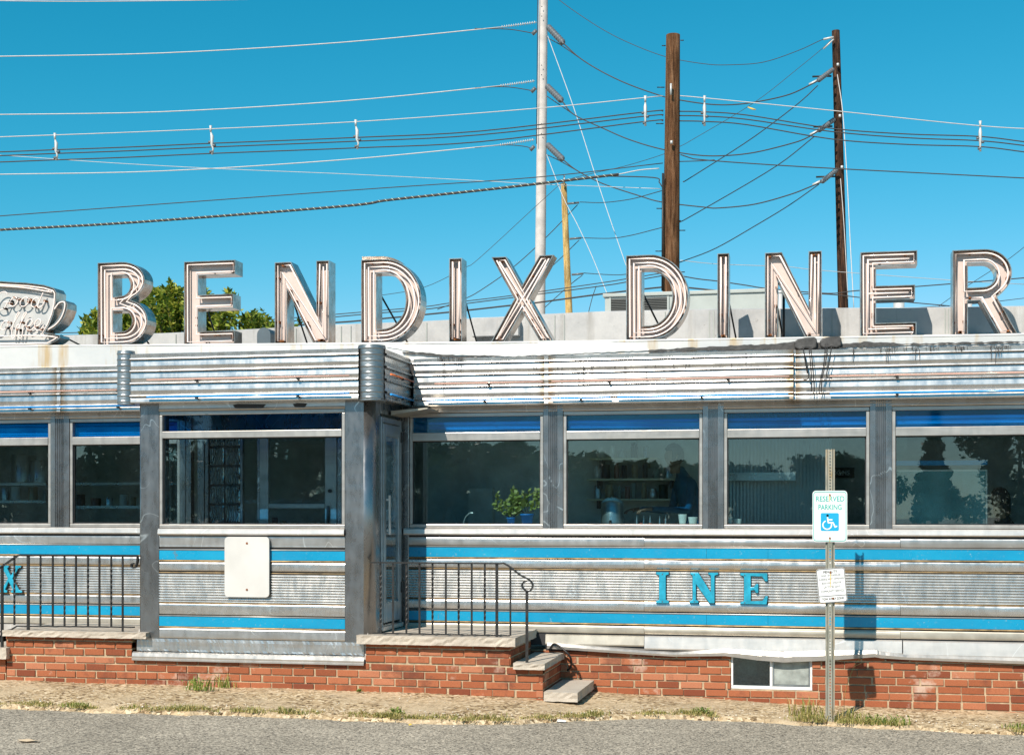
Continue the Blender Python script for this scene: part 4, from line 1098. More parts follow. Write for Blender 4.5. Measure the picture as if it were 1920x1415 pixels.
# left stoop
LZ1, LZ0 = uz(150, 1183.5, SF), uz(150, 1195, SF)
S = empty('entrance_stoop', (ux(130, -.5), -.5, .1), 'stone slab stoop on brick left of the entrance, cut by the left edge', 'stoop', 'entrance stoops')
slab(ux(4, SF), ux(273, SF), SF, -.03, LZ0, LZ1, 5).build('landing_slab', M['slab'], S)
brick_front(ux(12, FB), ux(247, FB), FB-.004, .38, LZ0-.003, 16, S)
MB().box(ux(14, FB), ux(245, FB), FB+.1, -.05, .05, LZ0-.002).build('core', M['mortar'], S)
slab(ux(-60, SF), ux(11, SF), SF, -.03, uz(0, 1235, SF), uz(0, 1214, SF), 6).build('upper_step', M['slab'], S)
brick_front(ux(-60, FB), ux(10, FB), FB, .0, uz(0, 1236, SF)-.003, 17, S)
slab(ux(-130, SF), ux(-62, SF), SF, -.03, .12, .2, 7).build('lower_step', M['slab'], S)

# ------------------------------------------------------------------ handrails
def twist(m, p, z0, z1, w_=.0085, n_=46):
    base = len(m.v)
    for i in range(n_+1):
        t = i/n_; z = z0+(z1-z0)*t
        ang = math.pi*5*max(0, min(1, (t-.12)/.76)) + math.pi/4
        for k in range(4):
            a = ang+k*math.pi/2; m.v.append((p[0]+w_*1.2*math.cos(a), p[1]+w_*1.2*math.sin(a), z))
    for i in range(n_):
        for k in range(4): m.f.append((base+i*4+k, base+i*4+(k+1) % 4, base+(i+1)*4+(k+1) % 4, base+(i+1)*4+k)); m.sm.append(False)
def flat_rail(pts, w_=.019, t=.006):
    # flat bar: stretched section
    m = MB(); P = [Vector(p) for p in pts]; base = 0
    for i, p in enumerate(P):
        d = (P[min(i+1, len(P)-1)]-P[max(i-1, 0)]).normalized(); nrm = Vector((-d.z, 0, d.x))
        for a, b in ((-1,-1),(1,-1),(1,1),(-1,1)): m.v.append(tuple(p+Vector((0, a*w_, 0))+nrm*b*t))
    for i in range(len(P)-1):
        for k in range(4): m.f.append((i*4+k, i*4+(k+1) % 4, (i+1)*4+(k+1) % 4, (i+1)*4+k)); m.sm.append(False)
    m.f.append((0,1,2,3)); m.sm.append(False); e = (len(P)-1)*4; m.f.append((e,e+1,e+2,e+3)); m.sm.append(False)
    return m
HY = -.95
Rl = empty('handrail', U(840, 1190, HY), 'black wrought iron handrail with scrolled end and newel post on the right stoop', 'handrail', 'wrought iron handrails')
zt = uz(820, 1055, HY)
flat_rail([(ux(697, HY), HY, zt), (ux(940, HY), HY, zt)]+[tuple(v) for v in catmull([U(944,1055,HY),U(956,1062,HY),U(975,1077,HY),U(993,1087,HY),U(999,1097,HY),U(994,1107,HY),U(985,1106,HY),U(979,1098,HY),U(982,1091,HY),U(988,1089,HY)], 5)]).build('top_rail', M['iron'], Rl)
zb = uz(820, 1188.5, HY)
flat_rail([(ux(699, HY), HY, zb), (ux(956, HY), HY, zb)], .010, .006).build('bottom_rail', M['iron'], Rl)
for i, px in enumerate([713.6,737,762,786.6,811,836,860,884.5,909]):
    m = MB(); x = ux(px, HY)
    if i % 2 == 0: twist(m, (x, HY), zb, zt)
    else: m.box(x-.0075, x+.0075, HY-.0075, HY+.0075, zb, zt-.006)
    m.build('baluster', M['iron'], Rl)
m = MB(); x = ux(931.6, HY); m.box(x-.011, x+.011, HY-.011, HY+.011, PZ1, zt-.006); m.build('post', M['iron'], Rl)
m = MB(); x = ux(957, HY); m.box(x-.007, x+.007, HY-.007, HY+.007, zb, uz(957, 1064, HY)); m.build('baluster', M['iron'], Rl)
m = MB(); x = ux(988, HY); m.box(x-.011, x+.011, HY-.011, HY+.011, T2-.01, uz(988, 1108, HY)); m.build('newel_post', M['iron'], Rl)
Rl = empty('handrail', U(130, 1184, HY), 'black wrought iron handrail with twisted bars on the left stoop', 'handrail', 'wrought iron handrails')
zt = uz(140, 1040.5, HY); zb = uz(140, 1173, HY)
flat_rail([tuple(U(-70,1112,HY)), tuple(U(0,1064,HY)), tuple(U(34,1040.5,HY)), (ux(40, HY), HY, zt), (ux(255, HY), HY, zt)]+[tuple(v) for v in catmull([U(258,1042,HY),U(258,1052,HY),U(254,1063,HY),U(248,1062,HY),U(247,1057,HY),U(251,1056,HY)], 4)]).build('top_rail', M['iron'], Rl)
flat_rail([tuple(U(-60,1196,HY)), tuple(U(22,1179,HY)), tuple(U(32,1173,HY)), (ux(252, HY), HY, zb)], .010, .006).build('bottom_rail', M['iron'], Rl)
for i, px in enumerate([27,None,76,99,121,142.5,165,186.5,208.6,230]):
    if px is None: continue
    m = MB(); x = ux(px, HY)
    if px in (27,76,121,165,208.6): twist(m, (x, HY), zb, zt)
    else: m.box(x-.0075, x+.0075, HY-.0075, HY+.0075, zb if px != 230 else LZ1, zt-.006)
    m.build('baluster', M['iron'], Rl)
for px in (53, 4):
    m = MB(); x = ux(px, HY); m.box(x-.011, x+.011, HY-.011, HY+.011, LZ1 if px == 53 else uz(0,1214,SF), zt-.006 if px == 53 else uz(4, 1062, HY)); m.build('post', M['iron'], Rl)
# black hose behind the upper step
hs_ = MB(); hs_.tube(catmull([U(1030,1218,-.06),U(1038,1207,-.08),U(1050,1212,-.12),U(1064,1224,-.14),U(1071,1236,-.12),U(1070,1250,-.08),U(1064,1256,-.06)]), .010, 8)
tag(hs_.build('hose', M['iron']), 'short black hose looping out of the wall beside the steps', 'hose')

# ------------------------------------------------------------------ parking sign
PY = -.95
px0 = ux(1556.5, PY); zb = ha(px0)-.02; ztp = uz(1556, 842, PY)
SG = empty('parking_sign', (px0, PY, zb), 'reserved parking sign over a smaller penalty sign on one rusty perforated post', 'sign')
m = MB(); wv = .019; step = .0254; z = zb
for a, b in ((-.0375,-.026),(.026,.0375)): m.box(px0+a, px0+b, PY+.012, PY+.017, zb, ztp)
for a, b in ((-.026,-.0175),(.0175,.026)):
    s_ = -1 if a < 0 else 1
    vs = [(px0+s_*.026, PY+.012, zb), (px0+s_*.0175, PY-.010, zb), (px0+s_*.0175, PY-.006, zb), (px0+s_*.026, PY+.017, zb)]
    vs += [(x, y, ztp) for x, y, _ in vs]
    m.add(vs, [(0,1,5,4),(1,2,6,5),(2,3,7,6),(3,0,4,7),(0,3,2,1),(4,5,6,7)])
m.box(px0-.0175, px0-.0055, PY-.010, PY-.006, zb, ztp); m.box(px0+.0055, px0+.0175, PY-.010, PY-.006, zb, ztp)
while z < ztp-.02:
    m.box(px0-.0055, px0+.0055, PY-.0098, PY-.0062, z, z+step-.011); z += step
m.build('post', M['post'], SG)
def text_into(body, xa, xb, z0, z1, y, mat, name, parent, bold=.0, tf=None, space=1.0):
    cu = bpy.data.curves.new('txt', 'FONT'); cu.body = body; cu.size = 1; cu.fill_mode = 'FRONT'; cu.offset = bold; cu.space_character = space; cu.resolution_u = 4
    ob = bpy.data.objects.new('txt', cu); col.objects.link(ob)
    me = bpy.data.meshes.new_from_object(ob)
    bpy.data.objects.remove(ob); 
    vs = [v.co.copy() for v in me.vertices]; fs = [tuple(p.vertices) for p in me.polygons]
    ax, bx_ = min(v.x for v in vs), max(v.x for v in vs); ay, by = min(v.y for v in vs), max(v.y for v in vs)
    m = MB(); P = [Vector((xa+(v.x-ax)/(bx_-ax)*(xb-xa), y, z0+(v.y-ay)/(by-ay)*(z1-z0))) for v in vs]
    if tf: P = [tf(p) for p in P]
    m.add(P, fs); bpy.data.meshes.remove(me); bpy.data.curves.remove(cu)
    return m.build(name, mat, parent, fixn=False)
ys = PY-.016
x0, x1 = ux(1523.5, ys), ux(1588.5, ys); z0, z1 = uz(1556, 1015.5, ys), uz(1556, 919.5, ys); w_ = x1-x0; h_ = z1-z0
sp = MB(); sp.prism([rrect(x0, x1, z0, z1, .028)], ys, ys+.003); sp = sp.build('reserved_sign', M['signwhite'], SG)
def ring(xa, xb, za, zb_, r, t, y, mat, name, parent, tf=None):
    m = MB(); L = rrect(xa, xb, za, zb_, r); m.prism([L, offset_loop(L, t)], y-.0008, y, tf); return m.build(name, mat, parent)
ring(x0+.007, x1-.007, z0+.007, z1-.007, .023, .0055, ys-.001, M['signgreen'], 'border', sp)
text_into('RESERVED', x0+w_*.10, x1-w_*.08, z0+h_*.79, z0+h_*.895, ys-.0015, M['signgreen'], 'lettering', sp, .012)
text_into('PARKING', x0+w_*.17, x1-w_*.16, z0+h_*.625, z0+h_*.73, ys-.0015, M['signgreen'], 'lettering', sp, .012)
bx0, bx1_, bz0, bz1 = x0+w_*.235, x0+w_*.76, z0+h_*.215, z0+h_*.565
MB().prism([rrect(bx0, bx1_, bz0, bz1, .012)], ys-.0018, ys-.001).build('blue_square', M['signblue'], sp)
def S_(a, b): return (bx0+(bx1_-bx0)*a, ys-.003, bz0+(bz1-bz0)*b)
m = MB(); lw = .0058
def stroke(pts, r=lw):
    P = [S_(a, b) for a, b in pts]
    for p, q in zip(P, P[1:]):
        d = Vector((q[0]-p[0], 0, q[2]-p[2])); 
        if d.length < 1e-6: continue
        d.normalize(); n_ = Vector((-d.z, 0, d.x))*r; p = Vector(p); q = Vector(q)
        m.add([p-n_, q-n_, q+n_, p+n_], [(0,1,2,3)])
    for p in P:
        m.add([Vector(p)+Vector((r*math.cos(a*math.pi/4), -.0002, r*math.sin(a*math.pi/4))) for a in range(8)], [tuple(range(8))])
stroke([(.38,.74),(.42,.46),(.68,.46),(.80,.22),(.88,.26)]); stroke([(.41,.62),(.62,.62)])
stroke([(.36+.24*math.cos(rad(a)), .33+.235*math.sin(rad(a))) for a in range(115, 385, 15)], .0052)
stroke([(.38,.86),(.381,.861)], .0105)
m.build('wheelchair_symbol', M['signwhite'], sp, fixn=False)
def bolts(pts, y, parent, nm='bolt'):
    m = MB()
    for p in pts: m.tube([(p[0], y-.006, p[1]), (p[0], y, p[1])], .008, 10)
    m.build(nm, M['rust'], parent)
cxm = x0+w_*.5
bolts([(cxm, z1-.035), (cxm, z0+.032)], ys, sp)
streak = simple('rust_streak', (.80,.50,.12), .7, var=.1)
m = MB(); m.prism([[(cxm-.004, z0+.0), (cxm+.003, z0), (cxm+.003, z0+.026), (cxm-.003, z0+.026)]], ys-.0012, ys-.0004); m.prism([[(cxm-.003, z1-.09), (cxm+.002, z1-.09), (cxm+.004, z1-.042), (cxm-.004, z1-.042)]], ys-.0022, ys-.0016); m.build('rust_streak', streak, sp)
# penalty sign, knocked askew
cx_, cz_ = ux(1559.5, ys), uz(1559, 1097, ys); A = rad(5.2)
def tf(p):
    dx, dz = p.x-cx_, p.z-cz_
    return Vector((cx_+dx*math.cos(A)-dz*math.sin(A), p.y, cz_+dx*math.sin(A)+dz*math.cos(A)))
w2, h2 = .232, .285
x0, x1, z0, z1 = cx_-w2/2, cx_+w2/2, cz_-h2/2, cz_+h2/2
sp = MB(); sp.prism([rrect(x0, x1, z0, z1, .022)], ys, ys+.003, tf); sp = sp.build('penalty_sign', M['signwhite'], SG)
ring(x0+.002, x1-.002, z0+.002, z1-.002, .020, .0045, ys-.001, M['signblack'], 'border', sp, tf)
m = MB(); m.prism([[(x0+.006, z0+h2*.195), (x1-.006, z0+h2*.195), (x1-.006, z0+h2*.21), (x0+.006, z0+h2*.21)]], ys-.0018, ys-.001, tf); m.build('rule_line', M['signblack'], sp)
for body, fa, fb, ga, gb_, mt in [('PENALTY',.25,.74,.865,.935,'signblack'),('$250 1ST OFFENSE',.17,.84,.765,.82,'signblack'),('SUBSEQUENT OFFENSES',.07,.94,.66,.715,'signblack'),('$250 MIN. AND/OR',.17,.84,.545,.605,'signblack'),('UP TO 90 DAYS',.22,.80,.43,.49,'signblack'),('COMMUNITY SERVICE',.10,.90,.31,.37,'signblack'),('TOW AWAY ZONE',.12,.88,.085,.15,'signblack')]:
    text_into(body, x0+w2*fa, x0+w2*fb, z0+h2*ga, z0+h2*gb_, ys-.0015, M[mt], 'lettering', sp, .02 if body in ('PENALTY','TOW AWAY ZONE') else .0, tf)
pa_, pb2 = tf(Vector((cx_, ys, z1-.035))), tf(Vector((cx_, ys, z0+.035)))
bolts([(pa_.x, pa_.z), (pb2.x, pb2.z)], ys, sp)
m = MB(); m.prism([[(pa_.x-.002, pa_.z-.12), (pa_.x+.002, pa_.z-.12), (pa_.x+.003, pa_.z-.01), (pa_.x-.003, pa_.z-.01)]], ys-.0022, ys-.0016); m.build('rust_streak', streak, sp)

# ------------------------------------------------------------------ blinds
def blind(xa, xb, lab, full, parent=None):
    e = empty('window_blind', ((xa+xb)/2, .1, 2.60), lab, 'window blind', 'blinds behind the blue transoms')
    MB().box(xa, xb, .072, .112, 2.535 if not full else 2.575, 2.562 if not full else 2.597).build('headrail', M['slat'], e, bevel=.004)
    m = MB(); n_ = 6 if full else 3; z = 2.565 if full else 2.522
    for i in range(n_):
        zz = z-i*(.020 if full else .011)
        m.add([(xa, .075, zz-.007), (xb, .075, zz-.007), (xb, .100, zz+.007), (xa, .100, zz+.007), (xa, .075, zz-.0085), (xb, .075, zz-.0085), (xb, .100, zz+.0055), (xa, .100, zz+.0055)], [(0,1,2,3),(7,6,5,4),(0,4,5,1),(2,6,7,3)])
    m.build('slats', M['slat'], e)
    m = MB(); 
    for k in range(4): x = xa+(xb-xa)*(k+.3)/3.8; m.tube([(x, .087, 2.57), (x, .087, 2.46 if full else 2.52)], .002, 5)
    m.build('cord', M['slat'], e)
blind(ux(136), ux(334), 'half lowered blue blind in the window just left of the entrance', True)
blind(ux(-150), ux(92), 'half lowered blue blind in the leftmost window', True)
blind(ux(800), ux(1014), 'rolled up blind in the window with the pot plants', False)
blind(ux(1064), ux(1310), 'rolled up blind in the window with the bottle shelves', False)
blind(ux(1364), ux(1624), 'rolled up blind in the window behind the parking sign', False)
blind(ux(1680), ux(1978), 'rolled up blind in the rightmost window', False)

# ------------------------------------------------------------------ diner interior
def inb(px, py, Y): return U(px, py, Y)
# long counter below the windows, pale top added to bounce sunlight onto shelf wall
cnt = empty('counter', (-.8, .7, .64), 'long counter behind the right hand windows, pale top added to bounce sunlight', 'counter')
MB().box(-3.0, 3.2, .52, .94, .64, 1.36).build('front', M['steelin'], cnt)
MB().box(-3.05, 3.25, .46, .98, 1.365, 1.40).build('top', M['cup'], cnt)
MB().box(ux(760, .08), X1-.12, .075, .42, 1.535, 1.575).build('inside_sill', M['cup'], B)
YS = 1.25
def shelf(pa, pb_, py, lab):
    a, b = ux(pa, YS), ux(pb_, YS); z = uz((pa+pb_)/2, py, YS)
    e = empty('wall_shelf', ((a+b)/2, YS, z), lab, 'shelf', 'shelves behind the counter')
    MB().box(a, b, YS, YS+.3, z-.02, z).build('board', M['shelf'], e)
    m = MB()
    for x in (a+.1, b-.12): m.box(x, x+.02, YS+.02, YS+.3, z-.10, z-.021)
    m.build('bracket', M['iron'], e); return a, b, z
MB().box(ux(1020, YS), ux(1345, YS), YS+.302, YS+.36, .64, 2.78).build('shelf_wall', simple('shelf_wall_tile', (.72,.70,.64), .4), B)
def jar(x, y, z, r, h, mat, lab, cat, kind='jar'):
    m = MB(); prof = {'jar': [(0,.9),(.08,1),(.7,1),(.82,.75),(.84,.78),(1,.78)], 'bottle': [(0,.95),(.05,1),(.55,1),(.72,.45),(.95,.35),(1,.4)], 'can': [(0,1),(.03,1),(.97,1),(1,.96)], 'cup': [(0,.65),(.1,.72),(.9,.98),(1,1.02)]}[kind]
    m.tube([(x, y, z+h*t) for t, _ in prof], [r*k for _, k in prof], 12)
    o = m.build(cat.replace(' ', '_'), mat); tag(o, lab, cat); return o
rows = [(1105,1232,858,'top shelf'), (1100,1278,896.5,'middle shelf'), (1100,1282,934.5,'bottom shelf')]
mm_ = [M['steelin'], M['cup'], simple('amber_jar', (.34,.26,.15), .3), simple('green_tin', (.22,.27,.24), .4), M['iron'], simple('red_tin', (.30,.13,.10), .4)]
cn = ['steel','white','amber','green','black','red']
rr = random.Random(77); used = {}
for si, (a, b, py, nm) in enumerate(rows):
    xa, xb, z = shelf(a, b, py, nm+' with containers seen through the second window right of the entrance')
    x = xa+.06; k = 0
    while x < xb-.06:
        r_ = rr.uniform(.025, .05); h = rr.uniform(.09, .17); kd = rr.choice(['can','jar','bottle','can']); ci = rr.randrange(6)
        o = jar(x+r_, YS+.10, z+.001, r_, h, mm_[ci], '', {'can':'tin can','jar':'jar','bottle':'bottle'}[kd], kd)
        o['_n'] = k; used.setdefault(si, []).append((o, cn[ci], {'can':'tin','jar':'jar','bottle':'bottle'}[kd]))
        x += r_*2+rr.uniform(.01, .05); k += 1
ordn = ['first','second','third','fourth','fifth','sixth','seventh','eighth','ninth','tenth','eleventh','twelfth','thirteenth','fourteenth','fifteenth','sixteenth','seventeenth','eighteenth','nineteenth','twentieth']
for si, L in used.items():
    for k, (o, cc, kk) in enumerate(L):
        o['label'] = f"{cc} {kk} standing {ordn[k]} from the left on the {rows[si][3]} behind glass"; o['group'] = 'containers on the shelves'; del o['_n']
# urn, cups, shakers on the counter in the second window
u = empty('coffee_urn', (ux(1148, .8), .8, 1.40), 'steel coffee urn below the shelves in the second window right of the entrance', 'coffee urn')
p = U(1148, 972, .8); m = MB(); m.tube([(p.x,.8,1.401),(p.x,.8,1.42),(p.x,.8,1.80),(p.x,.8,1.84),(p.x,.8,1.86)], [.10,.11,.11,.07,.03], 20); m.build('tank', M['steelin'], u)
m = MB(); m.tube([(p.x,.69,1.62),(p.x,.64,1.62),(p.x,.63,1.58)], .010, 8); m.build('tap', M['iron'], u)
for i, px in enumerate((1194,1207,1219,1237,1248)):
    p = U(px, 970, .75); jar(p.x, .75, 1.401, .024, .28, M['steelin'], f'glass shaker with dark lid, {ordn[i]} from the left in the row on the counter', 'shaker', 'bottle')['group'] = 'shakers on the counter'
for i, px in enumerate((1202, 1219)):
    p = U(px, 984, .2); jar(p.x, .2, 1.576, .014, .03, M['red'], ['left','right'][i]+' one of two small red pots on the window sill', 'small pot', 'can')['group'] = 'red pots on the sill'
for i, (px, r_, h) in enumerate(((1285,.045,.13),(1304,.05,.10),(1372,.05,.10),(1388,.045,.08))):
    p = U(px, 980, .6 if i < 2 else .9); jar(p.x, .30, 1.576, r_*.9, h*.85, M['cup'], ['tall white cup in front of the person in the blue shirt','wide white cup right of the tall one by the person','wide white bowl at the left of the parking sign window','small white bowl beside the wide one in the parking sign window'][i], 'cup', 'cup')['group'] = 'white crockery on the sill'
bs = empty('booth_screen', (ux(1760, 1.1), 1.1, 1.4), 'pale framed glass booth screen with a blue top rail in the rightmost window', 'screen')
a, b = U(1640, 990, 1.1), U(1851, 880, 1.1)
m = MB(); m.box(a.x, b.x, 1.09, 1.11, b.z-.014, b.z); m.box(b.x-.014, b.x, 1.09, 1.11, .66, b.z-.015); m.build('frame', M['cup'], bs)
MB().box(a.x, b.x-.015, 1.098, 1.102, .66, b.z-.015).build('pane', simple('dusty_teal_glass', (.16,.34,.36), .2, var=.5, sc_=2), bs)
m = MB(); zz = uz(1760, 872, 1.1); m.box(a.x, b.x, 1.08, 1.11, zz, zz+.045); m.build('rail', simple('blue_rail', (.02,.28,.60), .4), bs)
# wavy backsplash panels behind third window
MB().box(ux(1345, 1.6), ux(1560, 1.6), 1.56, 1.60, .7, 2.70).build('backsplash', M['wavy'], B)
hd = MB(); hd.prism([[(ux(1362,1.3), 2.02), (ux(1492,1.3), 2.02), (ux(1492,1.3), 2.08), (ux(1488,1.3), 2.10), (ux(1366,1.3), 2.10), (ux(1362,1.3), 2.08)]], 1.25, 1.55)
tag(hd.build('range_hood', M['steelin']), 'low steel extractor hood over the ribbed backsplash behind the parking sign', 'extractor hood')
rs = empty('restroom_sign', (ux(1555, 2.6), 2.6, 2.1), 'dark wall sign with pale capitals REST ROOMS half hidden by the sign post', 'sign')
a, b = U(1512, 896, 2.6), U(1602, 876, 2.6)
MB().box(a.x, b.x, 2.6, 2.62, a.z, b.z).build('board', M['dark'], rs)
text_into('REST  ROOMS', a.x+.05, b.x-.05, a.z+.03, b.z-.03, 2.597, M['galv'], 'lettering', rs, .01)
MB().box(ux(1561, 2.65), ux(1700, 2.65), 2.65, 2.7, .64, 2.78).build('partition', M['darkwall'], B)
# pot plants
def potplant(px, py, r_, h, lab, seed, ph, YP=.22):
    p = U(px, py, YP); zb_ = 1.576
    e = empty('pot_plant', (p.x, YP, zb_), lab, 'pot plant', 'pot plants on the window sill')
    m = MB(); m.tube([(p.x,YP,zb_),(p.x,YP,zb_+h*.85),(p.x,YP,zb_+h*.86),(p.x,YP,zb_+h)], [r_*.75,r_*.95,r_*1.08,r_*1.08], 16); m.build('pot', M['pot'], e)
    rr = random.Random(seed); st = MB(); lv = MB()
    for k in range(9):
        a = rr.uniform(0, 6.28); ln = ph*rr.uniform(.55, 1); c_ = Vector((p.x, YP, zb_+h*.9)); tip = c_+Vector((math.cos(a)*ln*.55, math.sin(a)*ln*.25, ln))
        mid = (c_+tip)/2+Vector((math.cos(a)*ln*.25, 0, -.02)); P = catmull([c_, mid, tip], 6); st.tube(P, .003, 5)
        for q in P[5:]:
            for _ in range(2):
                d = Vector((rr.uniform(-1,1), rr.uniform(-1,1), rr.uniform(-.3,1))).normalized(); s_ = rr.uniform(.016, .034); o = q+d*s_*.8
                u_ = d.orthogonal().normalized(); v_ = d.cross(u_)
                lv.add([o-d*s_, o+u_*s_*.7, o+d*s_, o-u_*s_*.7], [(0,1,2,3)])
    st.build('stem', M['trunk'], e); lv.build('foliage', M['potplant'], e, fixn=False)
potplant(988, 984, .062, .115, 'leggy pale green plant in a bright blue pot beside the first right hand pillar', 1, .26)
potplant(958, 984, .04, .08, 'thin yellowish plant in a small pale blue pot left of the bigger blue pot', 2, .25)
m = MB(); m.tube(catmull([U(868,984,.25),U(872,970,.25),U(880,962,.25),U(888,961,.25)]), .006, 7); tag(m.build('tap', M['steelin']), 'curved steel tap behind the window with the pot plants', 'tap')
# panelled inside wall behind window 1
fr_ = MB()
MB().box(ux(800, 1.2), ux(1020, 1.2), 1.2, 1.26, .64, 2.75).build('partition', simple('panel_grey', (.46,.50,.49), .5, var=.25, sc_=3), B)
MB().box(ux(880, 1.15), ux(925, 1.15), 1.10, 1.195, 1.3, 1.95).build('wall_cabinet', M['darkwall'], B)
# left windows: canisters on a shelf
for i, (px, r_, h) in enumerate(((45,.14,.30),(78,.13,.24))):
    p = U(px, 905, 2.2); o = jar(p.x, 2.2, p.z, r_, h*1.1, M['steelin'], ['tall ribbed steel canister in the leftmost window','shorter steel canister beside the tall one in the leftmost window'][i], 'canister', 'can'); o['group'] = 'steel canisters'
def plank(pa, pb_, py, Y, lab):
    a, b = ux(pa, Y), ux(pb_, Y); z = uz(pa, py, Y); m = MB(); m.box(a, b, Y-.12, Y+.25, z-.03, z); o = m.build('shelf', M['steelin']); tag(o, lab, 'shelf', 'steel shelves in the left windows')
plank(-100, 96, 906, 2.2, 'upper steel shelf carrying two canisters in the leftmost window'); plank(-100, 96, 938, 1.6, 'lower steel shelf in the leftmost window'); plank(135, 340, 905, 2.3, 'high steel shelf in the window left of the entrance'); plank(135, 330, 948, 1.7, 'low steel shelf in the window left of the entrance')
rr = random.Random(5)
for i in range(9):
    px = [10,30,62,85,150,180,205,232,250][i]; Y = 1.6 if px < 100 else 1.7; py = 938 if px < 100 else 948
    p = U(px, py, Y); o = jar(p.x, Y, p.z, rr.uniform(.03,.06), rr.uniform(.08,.16), mm_[i % 6], f"{cn[i % 6]} container, {ordn[i if i < 4 else i-4]} from the left on the low shelf in the {'leftmost window' if px < 100 else 'window beside the entrance'}", 'container', 'can'); o['group'] = 'containers in the left windows'
# display case seen through the entrance
dc = empty('display_case', (ux(560, 1.6), 1.6, .64), 'low glass topped display case seen through the entrance door', 'display case')
MB().box(ux(470, 1.6), ux(700, 1.6), 1.4, 1.9, .64, 1.45).build('body', M['steelin'], dc); MB().box(ux(470, 1.6), ux(700, 1.6), 1.38, 1.92, 1.80, 1.84).build('top', M['frame'], dc)
for i, px in enumerate((512, 528, 575, 600)):
    p = U(px, 975, 1.45); o = jar(p.x, 1.5, 1.451, .035, [.20,.17,.12,.15][i], mm_[[5,2,1,3][i]], ['red','amber','white','green'][i]+' container inside the display case by the entrance', 'container', 'can'); o['group'] = 'containers in the display case'

# ------------------------------------------------------------------ people behind the glass
def skin_body(name, J, Ed, mat, parent, root=0, sub=1):
    me = bpy.data.meshes.new(name); me.from_pydata([p for p, _ in J], Ed, [])
    o = bpy.data.objects.new(name, me); col.objects.link(o)
    md = o.modifiers.new('skin', 'SKIN'); md.use_smooth_shade = True
    for i, (_, r_) in enumerate(J):
        sv = me.skin_vertices[0].data[i]; sv.radius = r_ if isinstance(r_, tuple) else (r_, r_); sv.use_root = (i == root)
    s_ = o.modifiers.new('sub', 'SUBSURF'); s_.levels = sub; s_.render_levels = sub
    dg = bpy.context.evaluated_depsgraph_get(); m2 = bpy.data.meshes.new_from_object(o.evaluated_get(dg))
    m2.materials.clear(); m2.materials.append(mat); m2.name = name
    bpy.data.objects.remove(o)
    q = bpy.data.objects.new(name, m2); col.objects.link(q)
    if parent: q.parent = parent
    return q
